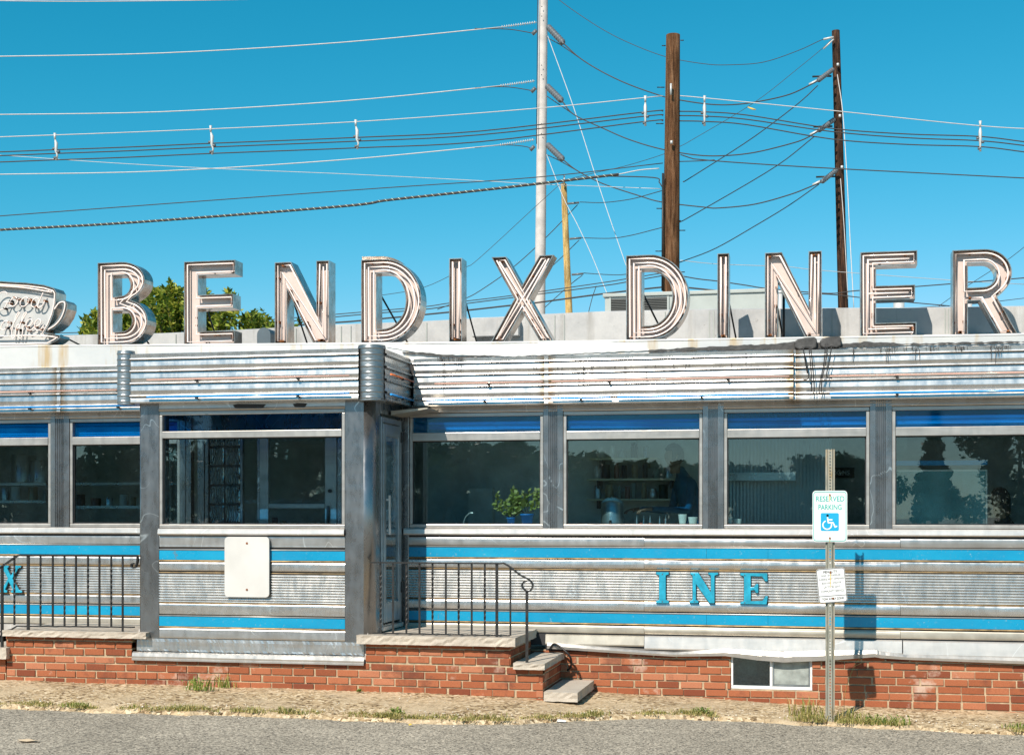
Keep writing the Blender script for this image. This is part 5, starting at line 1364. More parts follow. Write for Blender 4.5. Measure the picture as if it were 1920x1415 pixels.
def person(loc, face, label, shirt, lean=0.0, arm_fwd=True, seated=False, long_hair=False):
    # local frame: +Y is the way the person faces, feet at z=0
    hz = .48 if seated else .92
    P = empty('person', loc, label, 'person'); P.rotation_euler = (0, 0, face)
    L = lean
    J = [((0,0,hz),(.15,.11)), ((0,.04*L,hz+.18),(.135,.10)), ((0,.10*L,hz+.40),(.165,.11)), ((0,.13*L,hz+.50),(.10,.08)), ((0,.15*L,hz+.57),.052), ((0,.17*L,hz+.62),.056)]
    E_ = [(0,1),(1,2),(2,3),(3,4),(4,5)]
    for s_ in (-1, 1):
        b = len(J)
        ex = (.24*s_, .06+.10*L, hz+.18); hd_ = (.20*s_, .36+.15*L, hz+.20) if arm_fwd else (.17*s_, .28, hz+.12)
        J += [((.185*s_,.10*L,hz+.46),.055), (ex,.042), (((ex[0]+hd_[0])/2,(ex[1]+hd_[1])/2,(ex[2]+hd_[2])/2),.036), (hd_,.026)]
        E_ += [(2,b),(b,b+1),(b+1,b+2),(b+2,b+3)]
        b = len(J)
        kn = (.11*s_, .42, hz+.02) if seated else (.10*s_, .03, .50); an = (.11*s_, .44, .09) if seated else (.10*s_, -.02, .09)
        J += [((.09*s_,.02 if not seated else .08,hz-.06),.088), (kn,.058), (an,.04), ((an[0],an[1]+.14,.04),.035)]
        E_ += [(0,b),(b,b+1),(b+1,b+2),(b+2,b+3)]
    body = skin_body('body', J, E_, shirt, P)
    # head: egg with brow, nose, chin, ears
    hd0 = Vector((0, .20*L+.02, hz+.72)); m = MB(); nu, nv = 20, 14
    for j in range(nv+1):
        ph = math.pi*j/nv; zz = math.cos(ph)
        for i in range(nu):
            th = 2*math.pi*i/nu; x = math.sin(ph)*math.cos(th); y = math.sin(ph)*math.sin(th)
            X = x*.074*(1-.18*max(0, -zz)); Y = y*.094*(1 if y < 0 else .92); Z = zz*.118
            fx = math.exp(-(x/.22)**2)
            if y > .5: Y += .020*fx*math.exp(-((zz+.12)/.16)**2)+.006*math.exp(-((zz-.18)/.1)**2)-.007*math.exp(-((zz-.02)/.09)**2)*math.exp(-((abs(x)-.38)/.16)**2)+.006*fx*math.exp(-((zz+.45)/.08)**2)+.008*fx*math.exp(-((zz+.8)/.15)**2)
            m.v.append(tuple(hd0+Vector((X, Y, Z))))
    for j in range(nv):
        for i in range(nu): a = j*nu+i; b = j*nu+(i+1) % nu; m.f.append((a, b, b+nu, a+nu)); m.sm.append(True)
    for s_ in (-1, 1):
        m.tube([tuple(hd0+Vector((s_*.074,.0,.018))), tuple(hd0+Vector((s_*.084,-.006,.0))), tuple(hd0+Vector((s_*.076,.002,-.026)))], [.010,.013,.007], 8)
    m.tube([tuple(hd0+Vector((0,-.01,-.06))), tuple(hd0+Vector((0,-.02,-.17)))], [.05,.055], 14)
    def loc_build(mb, nm, mt):
        me = bpy.data.meshes.new(nm); me.from_pydata(mb.v, [], mb.f); me.polygons.foreach_set('use_smooth', mb.sm); me.materials.append(mt)
        o = bpy.data.objects.new(nm, me); col.objects.link(o); o.parent = P; return o
    loc_build(m, 'head', M['skin'])
    h = MB()
    for j in range(9):
        ph = math.pi*.62*j/8; zz = math.cos(ph)
        for i in range(nu):
            th = 2*math.pi*i/nu; x = math.sin(ph)*math.cos(th); y = math.sin(ph)*math.sin(th)
            k = 1.0 if y < .25 else max(.0, 1-(y-.25)*1.2)
            drop = (-.10 if long_hair and y < .1 and j > 6 else 0)
            f_ = 1.14 if (y < .45 or zz > .55) else .9
            h.v.append(tuple(hd0+Vector((x*.074*f_, y*.094*f_, zz*.118*1.10+drop))))
    for j in range(8):
        for i in range(nu): a = j*nu+i; b = j*nu+(i+1) % nu; h.f.append((a, b, b+nu, a+nu)); h.sm.append(True)
    loc_build(h, 'hair', M['hair'])
    for s_ in (-1, 1):
        hb = Vector((.20*s_, .36+.15*L, hz+.20)) if arm_fwd else Vector((.17*s_, .28, hz+.12))
        HJ = [(tuple(hb), .024), (tuple(hb+Vector((0,.05,-.004))), (.036,.016)), (tuple(hb+Vector((0,.085,-.008))), (.038,.014))]; HE = [(0,1),(1,2)]
        for f_, (ox, ln) in enumerate(((-.028,.062),(-.010,.074),(.009,.070),(.027,.054))):
            b = len(HJ); q = hb+Vector((ox,.095,-.010))
            HJ += [(tuple(q), .009), (tuple(q+Vector((ox*.1,ln*.45,-.006))), .0085), (tuple(q+Vector((ox*.15,ln*.75,-.024))), .0078), (tuple(q+Vector((ox*.15,ln*.85,-.042))), .0068)]
            HE += [(2,b),(b,b+1),(b+1,b+2),(b+2,b+3)]
        b = len(HJ); q = hb+Vector((-s_*.034,.035,-.006)); HJ += [(tuple(q), .011), (tuple(q+Vector((-s_*.022,.028,-.012))), .010), (tuple(q+Vector((-s_*.026,.055,-.024))), .008)]; HE += [(1,b),(b,b+1),(b+1,b+2)]
        skin_body('hand', HJ, HE, M['skin'], P)
    return P
p = U(1303, 900, 1.12)
person((p.x, 1.12, .62), rad(115), 'person in a blue shirt leaning forward behind the second window, facing left', M['shirt'], 1.0)
p = U(1888, 900, 1.3)
person((p.x, 1.3, .62), rad(120), 'dark haired person in dark clothes sitting behind the rightmost window', M['darkcloth'], .3, False, True, True)
st = empty('stool', (p.x, 1.3, .64), 'low stool under the seated person in the rightmost window', 'stool')
m = MB(); m.tube([(p.x,1.3,.94),(p.x,1.3,.96),(p.x,1.3,1.0)], [.16,.18,.17], 20); m.build('seat', M['red'], st); m = MB(); m.tube([(p.x,1.3,.64),(p.x,1.3,.66),(p.x,1.3,.67),(p.x,1.3,.94)], [.16,.15,.03,.03], 16); m.build('pedestal', M['steelin'], st)

# ------------------------------------------------------------------ poles
def pole(pa, pb_, w0, w1, Y, mat, lab, name='utility_pole', zlow=-.2, fac=16):
    a, b = U(*pa, Y), U(*pb_, Y); k = F/((Y+CD)/ray(*pa)[1])
    r0, r1 = w0/2/k, w1/2/k
    d = (b-a)/(b.z-a.z); foot = a+d*(zlow-a.z); rf = r0+(r1-r0)*(zlow-a.z)/(b.z-a.z)
    e = empty(name, foot, lab, 'utility pole', 'utility poles behind the diner')
    m = MB(); n_ = 26; P = [foot+(a-foot)*(i/n_) for i in range(n_+1)]
    m.tube(P, [rf+(r0-rf)*i/n_ for i in range(n_+1)], fac); m.build('shaft', mat, e)
    return e
YW, YB, YD, YY = 40, 13, 35, 40
pw = pole((1020,-120), (1012,590), 16.5, 21, YW, M['polegrey'], 'tall pale smooth pole rising out of the top of the picture behind the big X')
pb = pole((1262,66), (1258,545), 26, 32, YB, M['wood'], 'thick brown wooden pole with cut off top behind the second big D')
pd = pole((1567,58), (1581,578), 14.5, 19, YD, M['wood2'], 'dark charred looking wooden pole behind the right half of the sign')
pyl = pole((1057,345), (1067,590), 11, 13.5, YY, M['wood3'], 'short pale yellow wooden pole just right of the white pole')
def px2m(px, Y, n_=1): return n_/(F/((Y+CD)/ray(px, 500)[1]))
def fit(parent, name, pts, Y, wpx, mat, n_=6):
    m = MB(); P = [U(a, b, Y) for a, b in pts]; r_ = px2m(pts[0][0], Y, wpx)/2; m.tube(P, r_, n_); return m.build(name, mat, parent)
for a, b in [((1276,1282),(76)), ((1241,1248),(86)), ((1232,1246),(164)), ((1230,1244),(232)), ((1231,1242),(391)), ((1273,1285),(432)), ((1229,1241),(471)), ((1274,1284),(510))]:
    fit(pb, 'step_bolt', [(a[0], b), (a[1], b)], YB-.1, 2, M['iron'])
fit(pb, 'bolt_plate', [(1258,157),(1258,178)], YB-.22, 4, M['galv']); fit(pb, 'bolt_plate', [(1259,264),(1259,270)], YB-.22, 5, M['galv'])
fit(pb, 'conduit', [(1243,325),(1242,545)], YB-.18, 4, M['iron'])
for py in (121, 217, 313): fit(pd, 'bolt_plate', [(1571+(py-121)*.04, py-2), (1571+(py-121)*.04, py+3)], YD-.25, 5, M['galv'])
for py in (12, 30, 122, 140, 232, 250): fit(pw, 'bolt', [(1016-(py*.004), py), (1016-(py*.004), py+1.5)], YW-.3, 1.8, M['iron'])
fit(pw, 'ground_wire', [(1009,-100),(1006,270)], YW-.32, 1.4, M['iron'])
for py in (381, 447, 514):
    x = 1062+(py-381)*.06; fit(pyl, 'insulator_arm', [(x+2, py+1), (x+24, py-1)], YY-.2, 4, M['porcelain'])
fit(pyl, 'top_pin', [(1058,345),(1058,328)], YY, 3, M['galv'])
# insulator strings
def insul(p0, p1, w_, nd, mat, lab, parent=None, cat='insulator', grp='insulator strings'):
    a, b = Vector(p0), Vector(p1); m = MB(); P = []; Rr = []
    for i in range(nd):
        for t, k in ((.0,.18),(.12,1),(.30,.9),(.38,.18)): P.append(a+(b-a)*((i+t)/nd)); Rr.append(w_*k)
    P.append(b); Rr.append(w_*.3)
    m.tube(P, Rr, 10); o = m.build('insulator', mat, parent)
    if parent is None: tag(o, lab, cat, grp)
    return o
for k, (a, b) in enumerate([((1029,52),(1057,82)), ((1027,163),(1054,190)), ((1028,273),(1056,300))]):
    insul(U(*a, YW-.5), U(*b, YW-3.5), px2m(1040, YW, 6.0), 8, M['porcelain'], ['top','middle','lowest'][k]+' dark disc insulator string slanting down right of the pale pole')
for k, (a, b) in enumerate([((941,51),(1006,42)), ((939,161),(1003,152)), ((938,272),(1002,262))]):
    insul(U(*a, YW), U(*b, YW), px2m(970, YW, 2.9), 15, M['galv'], ['top','middle','lowest'][k]+' slim spiky white insulator reaching left from the pale pole')
for k, (a, b) in enumerate([((1561,131),(1533,152)), ((1563,225),(1534,246)), ((1568,319),(1540,342))]):
    insul(U(*a, YD-.3), U(*b, YD-2), px2m(1550, YD, 4.6), 9, M['porcelain'], ['top','middle','lowest'][k]+' grey insulator string on the left side of the dark pole')
    fit(pd, 'arm_bracket', [(a[0]-2, a[1]+12), (a[0]-38, a[1]+13)], YD-.4, 3.5, M['iron'])
    fit(pd, 'clamp', [(a[0]-28, a[1]+20), (a[0]-44, a[1]+28)], YD-1.5, 5, M['galv'])
fit(pd, 'clamp', [(1563,70),(1544,74)], YD-.3, 4, M['galv']); fit(pd, 'clamp', [(1563,74),(1544,92)], YD-.3, 3, M['galv'])
# wires
WG = 'overhead wires behind the diner'
def wire(pts, Y0, Y1, wpx, mat, lab, name='overhead_wire', smooth=5):
    n_ = len(pts); x0_, x1_ = pts[0][0], pts[-1][0]
    P = [U(a, b, Y0+(Y1-Y0)*(0 if x1_ == x0_ else (a-x0_)/(x1_-x0_))) for a, b in pts]
    P = catmull(P, smooth); m = MB()
    r_ = [max(.004, .5*wpx*((p.x*-sT)+(p.y+CD)*cT)/F) for p in P]
    m.tube(P, r_, 6); return tag(m.build(name, mat), lab, 'overhead wire', WG)
Wt, Dk = M['wireW'], M['wireD']
wire([(-60,1),(150,3),(430,0),(520,-4)], YW, YW, 1.7, Wt, 'pale wire grazing the very top left edge of the sky')
wire([(-60,107),(0,106),(300,100),(640,80),(941,51)], YW, YW, 1.9, Wt, 'highest full pale wire running left from the pale pole')
wire([(-60,216),(0,215),(300,210),(640,190),(939,161)], YW, YW, 1.9, Wt, 'second pale wire down running left from the pale pole')
wire([(-60,328),(0,327),(300,321),(640,300),(938,272)], YW, YW, 1.9, Wt, 'third pale wire down, ending at the lowest white insulator')
wire([(-60,259),(0,257),(300,246),(660,229),(1000,204),(1243,180)], YB, YB, 1.7, Wt, 'thin pale messenger wire above the left cable trio')
wire([(1275,180),(1321,184),(1555,207),(1835,236),(1990,244)], YB, YB, 1.7, Wt, 'thin pale messenger wire above the right cable trio')
for k, (l0, l1, l2, l3, r0_, r1_, r2_, r3_) in enumerate([(285,269,246,209,210,241,256,266), (292,276,253,217,218,247,264,273), (304,288,266,227,228,261,275,285)]):
    nm = ['upper','middle','lower'][k]
    wire([(-60,l0+1),(0,l0),(103,l0-4),(240,(l0+l1)/2-1),(395,l1),(667,(l1+l2)/2+.5),(900,l2),(1210,l3+1),(1243,l3)], YB, YB, 2.2, Dk, nm+' dark cable of the spaced trio left of the brown pole')
    wire([(1274,l3),(1321,r0_),(1400,r0_+6),(1560,r1_),(1700,(r1_+r2_)/2+3),(1835,r2_),(1920,r3_),(2000,r3_+10)], YB, YB, 2.2, Dk, nm+' dark cable of the spaced trio right of the brown pole')
wire([(-60,288),(0,291),(200,305),(420,317),(640,326),(900,339),(1000,345),(1238,354)], YB+6, YB, 1.2, M['galv'], 'faint grey wire descending from the left to the brown pole')
wire([(-60,411),(0,405),(640,358),(1000,333),(1243,306)], YB, YB, 1.8, Dk, 'single thin dark wire just above the wrapped rope cable')
wire([(1274,303),(1310,302),(1340,300)], YB, YB, 1.8, Dk, 'short dark wire leaving the right side of the brown pole')
wire([(1120,330),(1225,333),(1236,342),(1241,350)], YB-.2, YB-.2, 2.2, Dk, 'short drooping dark cable at the end of the wrapped rope cable')
wire([(1160,327),(1200,319),(1236,316)], YB-.1, YB-.1, 2.0, Wt, 'short pale tie wire joining the wrapped cable to the brown pole')
# wrapped rope cable
pts = catmull([U(a, b, YB-.3) for a, b in [(-60,437),(0,431),(250,417),(640,387),(730,375),(900,357),(1040,341),(1160,327)]], 10)
m = MB(); m.tube(pts, px2m(500, YB, 4.6)/2, 8); rp = tag(m.build('wrapped_cable', Dk), 'thick dark cable wrapped with a pale spiral, lowest of the left sky wires', 'overhead wire', WG)
m = MB(); hp = []; acc = 0; r_ = px2m(500, YB, 4.2)/2
for a, b in zip(pts, pts[1:]):
    L = (b-a).length; k = max(1, int(L/.02))
    for i in range(k):
        p = a+(b-a)*i/k; ph = acc*2*math.pi/.13; hp.append(p+Vector((0, math.cos(ph)*r_, math.sin(ph)*r_))); acc += L/k
m.tube(hp, px2m(500, YB, 1.3)/2, 4); m.build('spiral_wrap', simple('pale_spiral', (.62,.66,.50), .5), rp)
# conductors from the pale pole across to the dark pole
for k, (pts, pj) in enumerate([([(1057,82),(1087,109),(1129,135),(1180,159),(1243,181),(1275,188),(1333,196),(1382,196),(1431,189),(1481,177),(1520,159),(1533,152)], [(1027,72),(1050,84),(1087,109)]),
              ([(1054,190),(1076,215),(1129,240),(1180,262),(1241,280),(1307,291),(1359,292),(1415,286),(1481,270),(1510,260),(1534,246)], [(1026,181),(1048,196),(1076,215)]),
              ([(1056,300),(1082,320),(1129,344),(1198,367),(1241,379),(1320,388.5),(1349,390),(1415,383),(1481,365),(1520,350),(1540,342)], [(1027,291),(1050,302),(1082,320)])]):
    nm = ['top','middle','lowest'][k]
    wire(pts, YW-3.5, YD-2, 2.3, Dk, nm+' dark conductor sagging between the pale pole and the dark pole')
    wire(pj, YW-.4, YW-3.5, 1.7, Dk, nm+' short jumper loop under the slanting insulator of the pale pole')
    lj = [[(890,54),(950,55),(985,60),(1004,64)], [(890,165),(945,163),(985,168),(1002,172)], [(890,277),(945,272),(985,275),(1000,281)]][k]
    wire(lj, YW, YW, 1.6, Dk, nm+' short jumper loop left of the pale pole')
    p = lj[-1]; fit(pw, 'line_post', [(p[0]-6, p[1]+1), (p[0]+2, p[1]-7)], YW-.1, 7, M['porcelain'])
wire([(1048,0),(1078,22),(1129,55),(1180,81),(1249,107),(1320,120),(1366,122),(1431,117),(1497,95),(1541,75),(1562,70)], YW-1, YD, 1.3, Dk, 'highest thin shield wire sagging in from the top edge to the dark pole tip')
# dark diagonals from the dark pole
wire([(1560,74),(1541,92),(1497,128),(1415,192),(1300,261),(1274,275),(1242,290),(1170,312),(1103,327),(1060,340),(1023,370),(900,483),(869,503),(794,539),(700,556)], YD, YD-6, 1.1, Dk, 'very thin dark diagonal wire running down left from the dark pole tip')
wire([(1533,161),(1497,194),(1415,256),(1300,330),(1281,341)], YD-2, YB, 1.9, Dk, 'dark diagonal from the top insulator of the dark pole to the brown pole')
wire([(1527,256),(1458,310),(1300,403),(1274,414)], YD-2, YB, 1.9, Dk, 'dark diagonal from the middle insulator of the dark pole to the brown pole')
wire([(1535,346),(1481,384),(1415,424),(1343,465),(1274,492)], YD-2, YB, 1.9, Dk, 'dark diagonal from the lowest insulator of the dark pole behind the brown pole')
wire([(1088,379),(1129,380),(1180,374),(1240,358)], YY, YB, 1.6, Dk, 'upper dark wire from the yellow pole arm to the brown pole')
wire([(1091,446),(1142,447),(1180,442),(1240,427)], YY, YB, 1.6, Dk, 'middle dark wire from the yellow pole arm to the brown pole')
wire([(1095,512),(1142,515),(1175,514),(1240,499)], YY, YB, 1.6, Dk, 'lowest dark wire from the yellow pole arm to the brown pole')
wire([(1083,384),(1023,446),(961,502),(900,545),(869,561),(820,580)], YY, YY, 1.6, Dk, 'dark diagonal from the upper yellow pole arm down left through the big X')
wire([(1086,450),(1044,491),(1000,530)], YY, YY, 1.5, Dk, 'dark diagonal from the middle yellow pole arm down left')
wire([(1092,516),(1070,533),(1023,575),(1010,588)], YY, YY, 1.5, Dk, 'dark diagonal from the lowest yellow pole arm down left')
wire([(1118,536),(1110,560),(1102,592)], YY, YY, 1.4, Dk, 'short dark drop wire right of the yellow pole above the roof')
wire([(1027,68),(1075,200),(1120,340),(1166,475),(1175,500)], YW-.5, YW-8, 1.4, Wt, 'longer pale guy wire slanting down from the pale pole to the second big D')
wire([(1025,290),(1057,372),(1082,420),(1110,480),(1138,550)], YW-.5, YW-8, 1.4, Wt, 'shorter pale guy wire slanting down in front of the yellow pole')
wire([(1570,140),(1580,210),(1588,330),(1594,450),(1601,578)], YD-.3, YD-3, 1.6, Wt, 'outer pale guy wire down the right side of the dark pole')
wire([(1576,335),(1583,430),(1590,560)], YD-.3, YD-1, 1.4, Wt, 'inner short pale guy wire on the dark pole')
wire([(1276,290),(1297,297),(1310,299),(1390,305.5),(1563,316),(1920,334),(2000,339)], YB, YB, 2.1, Dk, 'long dark wire crossing the dark pole and running off to the right')
# low bundle behind the letters
wire([(-20,628),(122,624),(292,619),(376,611),(512,599),(673,585.5),(795,575),(844,568),(960,554),(1129,530),(1173,523),(1241,512)], YB, YB, 1.8, Dk, 'upper wire of the low bundle behind the big letters')
wire([(-20,634),(122,629),(292,624),(376,617),(512,605),(673,590),(795,580),(844,573),(960,558),(1129,536),(1173,529),(1241,517)], YB, YB, 2.0, Dk, 'middle wire of the low bundle behind the big letters')
wire([(480,615),(622,605),(676,601),(844,585),(953,573),(1002,568),(1129,551),(1245,538),(1275,538),(1345,545)], YB, YB, 3.2, Dk, 'thick black cable lowest in the bundle behind the big letters')
wire([(1275,517),(1310,523),(1345,527),(1400,535),(1440,541),(1552,550),(1605,545),(1720,537),(1920,521),(2000,514)], YB, YB, 2.2, Dk, 'dark wire behind the last three big letters rising to the right')
wire([(1275,488),(1345,495),(1473,500),(1540,507),(1780,525),(1920,533)], YB+4, YB+8, 1.2, Wt, 'faint pale wire descending right behind the last big letters')
wire([(1440,555),(1540,551),(1643,561),(1780,573.5)], YB, YB, 2.0, Dk, 'dark wire sloping down between the second big E and the R')
wire([(1700,578),(1822,570),(1920,559),(2000,550)], YB+2, YB+2, 1.3, Dk, 'thin low dark wire behind the foot of the big R')
wire([(1960,430),(1895,483),(1817,534),(1760,574)], YB+8, YB+2, 1.1, Dk, 'thin dark diagonal behind the bowl of the big R')
# cable spacers
SPG = 'cable spacers hanging from the messenger wire'
for k, (px, pt, pb2_, lab) in enumerate([(103,252,301,'far left cable spacer hanging on the wires'), (395,238,290,'cable spacer above the first big E'), (667,227,280,'cable spacer above the first big D'), (1210,182,236,'cable spacer just left of the brown pole'), (1321,182,236,'cable spacer just right of the brown pole'), (1838,229,284,'cable spacer at the far right above the big R')]):
    a = U(px, pt, YB); u_ = px2m(px, YB); e = empty('cable_spacer', a, 'white '+lab, 'cable spacer', SPG)
    h = (pb2_-pt)*u_
    m = MB(); m.tube([a+Vector((0,0,2*u_)), a+Vector((0,0,-10*u_))], [2.8*u_,1.6*u_], 8); m.build('hanger_clip', M['galv'], e)
    m = MB(); tl = .0 if k > 2 else .03
    m.tube([a+Vector((0,0,-9*u_)), a+Vector((tl,0,-.35*h)), a+Vector((tl*.8,0,-.62*h)), a+Vector((tl*1.8,0,-.80*h)), a+Vector((tl,0,-h))], [1.0*u_,3.4*u_,3.0*u_,1.8*u_,2.2*u_], 8); m.build('spacer_body', M['galv'], e)
    m = MB()
    for q, s_ in ((.55,-1),(.68,1),(.9,-.4)): c_ = a+Vector((s_*4*u_+tl, 0, -q*h)); m = MB(); m.tube([c_+Vector((-3*u_,0,0)), c_+Vector((3*u_,0,0))], 2.6*u_, 8); m.build('cable_clamp', M['porcelain'], e)
m = MB(); a, b = U(1402, 201, YD-6), U(1417, 206, YD-6); m.tube([a, (a+b)/2+Vector((0,0,-.01)), b], [.012,.028,.015], 6); tag(m.build('wire_marker', simple('yellow_marker', (.75,.50,.08), .5)), 'small yellow marker tag on the thin diagonal wire', 'wire marker')

# ------------------------------------------------------------------ trees
def leafcloud(m, centres, n, ls, rr, flat=.6):
    for _ in range(n):
        c_, r_ = rr.choice(centres)
        while True:
            v = Vector((rr.uniform(-1,1), rr.uniform(-1,1), rr.uniform(-1,1)))
            if .15 < v.length < 1: break
        v = v*(.55+.45*v.length)
        p = c_+Vector((v.x*r_, v.y*r_, v.z*r_*.9))
        d = Vector((rr.uniform(-1,1), rr.uniform(-1,1), rr.uniform(-.2,1))).normalized(); u_ = d.orthogonal().normalized()
        u_ = Matrix.Rotation(rr.uniform(0, 6.28), 3, d)@u_; s_ = ls*rr.uniform(.6, 1.3)
        m.add([p-d*s_, p+u_*s_*.48-d*s_*.1, p+d*s_, p-u_*s_*.48-d*s_*.1], [(0,1,2,3)])
def near_tree(profile, Y, lab, seed, base_px, leaf=.06):
    rr = random.Random(seed); e = empty('leafy_tree', (ux(base_px, Y), Y, 0), lab, 'tree', 'trees behind the left of the roof')
    tr = MB(); lv = MB(); foot = Vector((ux(base_px, Y), Y, 0)); top = Vector((foot.x, Y, 3.6))
    tr.tube([foot, foot+Vector((.05,0,1.8)), top], [.16,.12,.07], 10)
    px = profile[0][0]
    while px < profile[-1][0]:
        pt = interp(profile, px)
        for dy in (0, rr.uniform(-.8, .8)):
            tip = U(px+rr.uniform(-3,3), pt+rr.uniform(0, 22), Y+dy); base = Vector((tip.x*.65+top.x*.35, Y+dy*.4, tip.z-rr.uniform(.7, 1.3)))
            mid = (tip+base)/2+Vector((rr.uniform(-.08,.08), 0, 0)); P = catmull([base, mid, tip], 8); tr.tube(P, [.012-.009*i/(len(P)-1) for i in range(len(P))], 5)
            if rr.random() < .4: tr.tube([top, base], [.05,.012], 6)
            for i, q in enumerate(P):
                t = i/(len(P)-1)
                for _ in range(5):
                    d = Vector((rr.uniform(-1,1), rr.uniform(-1,1), rr.uniform(-.1,.9))).normalized(); s_ = leaf*rr.uniform(.7, 1.4); o = q+d*rr.uniform(.02, .06+.13*(1-t))
                    u_ = Matrix.Rotation(rr.uniform(0, 6.28), 3, d)@d.orthogonal().normalized()
                    lv.add([o-d*s_, o+u_*s_*.45, o+d*s_, o-u_*s_*.45], [(0,1,2,3)])
        px += rr.uniform(3, 7)
    cs = []
    for k in range(40):
        qx = rr.uniform(profile[0][0]+6, profile[-1][0]-6); pt = interp(profile, qx); c_ = U(qx, rr.uniform(pt+28, 645), Y+rr.uniform(-.5,.6)); cs.append((c_, rr.uniform(.18,.34)))
    leafcloud(lv, cs, 330, leaf, rr)
    tr.build('trunk', M['trunk'], e); lv.build('crown', M['leaf'], e, fixn=False)
near_tree([(150,612),(160,590),(185,573),(215,575),(250,590),(285,600)], 12, 'small loose leafy tree between the coffee cup and the big B', 3, 200)
near_tree([(232,595),(262,560),(290,540),(316,526),(340,536),(362,560),(385,535),(410,560),(434,532),(452,575)], 12.5, 'tallest leafy green tree behind the big B and first E', 4, 350)
near_tree([(452,592),(470,580),(492,578),(505,600),(540,608),(566,600),(575,612)], 13, 'low leafy tree behind the left foot of the first big N', 5, 490)
# trees and a pole across the road behind the photographer, seen mirrored in the windows
def far_tree(x, y, h, r_, seed, lab, conif=False, i=0):
    rr = random.Random(seed); e = empty('roadside_tree', (x, y, 0), lab, 'tree', 'trees across the road mirrored in the windows')
    t = MB(); t.tube([(x,y,0),(x+.1,y,h*.4),(x,y,h*.9)], [.28,.2,.05], 8); t.build('trunk', M['trunk'], e)
    lv = MB(); cs = []
    if conif:
        for k in range(70): q = k/69; a = rr.uniform(0, 6.28); w_ = r_*((1-q)*.85+.06)*(.75+.25*((k//5) % 2)); cs.append((Vector((x+math.cos(a)*w_*.6, y+math.sin(a)*w_*.6, h*(.15+.83*q))), max(.22, w_*.42)))
    else:
        for k in range(34): a = rr.uniform(0, 6.28); q = rr.uniform(0, 1)**.5; zz = rr.uniform(.08, .88); cr = rr.uniform(.22,.34)*r_; cs.append((Vector((x+math.cos(a)*r_*q*(1-abs(zz-.5)*.7), y+math.sin(a)*r_*q*.7, min(h*zz, h-cr)+.0)), cr))
    leafcloud(lv, [(c_, r*.85) for c_, r in cs], 9000, .45 if i < 8 else .24, rr); leafcloud(lv, cs, 4500, .13, rr); lv.build('crown', M['leafdark'], e, fixn=False)
ft_ = [(-66,-92,17,9),(-56,-90,16,9),(-46,-93,14.5,8.5),(-38,-90,10,6.5),(-31,-92,8,6.5),(-24,-90,7.4,6.2),(-17,-93,6.6,5.8),(-10,-90,5.8,4.2),(-4,-92,5.6,4.2),(2,-90,6.2,4),(8.5,-92,9.2,2.6),(14,-90,8.2,4.5),(21,-93,9,5),(29,-90,10,6)]
fl = ['first on the left, tallest wide crown','second from the left, tall broad crown','third from the left, tall crown','fourth from the left, middling crown','fifth from the left, broad crown','sixth from the left, rounded crown','seventh from the left, low crown','eighth from the left, lower crown','lowest crown in the middle','low crown beside the conifer','the narrow pointed conifer','right of the conifer, rounded crown','second from the right end, tall crown','right end, broad crown']
for i, (x, y, h, r_) in enumerate(ft_): far_tree(x, y, h, r_, 40+i, 'roadside tree mirrored in the glass, '+fl[i], i == 10, i)
e = empty('roadside_pole', (10.6, -30, 0), 'dark roadside pole mirrored in the window behind the parking sign', 'utility pole')
m = MB(); m.tube([(10.6,-30,0),(10.6,-30,13)], [.22,.15], 10); m.build('shaft', M['wood2'], e)
m = MB(); m.box(9.4, 11.8, -30.08, -29.9, 11.8, 12.0); m.build('crossarm', M['wood2'], e)

# ------------------------------------------------------------------ grass and weeds
def blades(m, c_, n_, hgt, spread, rr, wdt=.0035, lean=.8):
    for _ in range(n_):
        a = rr.uniform(0, 6.28); b = c_+Vector((rr.gauss(0, spread), rr.gauss(0, spread*.45), 0)); h = hgt*rr.uniform(.35, 1.15)
        d = Vector((math.cos(a), math.sin(a), 0)); s_ = Vector((-d.y, d.x, 0))*wdt*rr.uniform(.7,1.5); k = lean*rr.uniform(.2, 1)
        p1 = b+d*h*k*.35+Vector((0,0,h*.6)); p2 = b+d*h*k+Vector((0,0,h*(1-.35*k)))
        m.add([b-s_, b+s_, p1+s_*.8, p1-s_*.8, p2], [(0,1,2,3),(3,2,4)])
rr = random.Random(99); gm = MB()
for a, b, dens, hh in [(20,102,1.0,.04),(112,182,1.1,.05),(225,300,1,.045),(290,412,1.1,.05),(430,500,.9,.05),(500,602,1.2,.055),(650,700,.7,.06),(700,790,1.3,.06),(790,870,.8,.045),(870,962,1.3,.06),(980,1060,1.0,.05),(1060,1146,1.1,.055),(1190,1260,.8,.04),(1260,1345,1.2,.055),(1475,1560,1.1,.07),(1560,1700,1.6,.06),(1880,1990,1,.045),(-60,20,.5,.03)]:
    px = a
    while px < b:
        py = interp(EDGE, px); edge = math.sin(math.pi*(px-a)/(b-a))**.5
        if rr.random() < .9:
            p = Ground(px, py-rr.uniform(1, 7), .03); blades(gm, p, int(16*dens*(.3+edge)*rr.choice((.3,1,1.5))), hh*(.4+.5*edge)*rr.uniform(.5,1.5), .03, rr, .0028, 1.3)
        px += rr.uniform(2.0, 4.5)
tag(gm.build('verge_grass', M['grass'], fixn=False), 'patchy dry grass along the edge between asphalt and pavement', 'grass', kind='stuff')
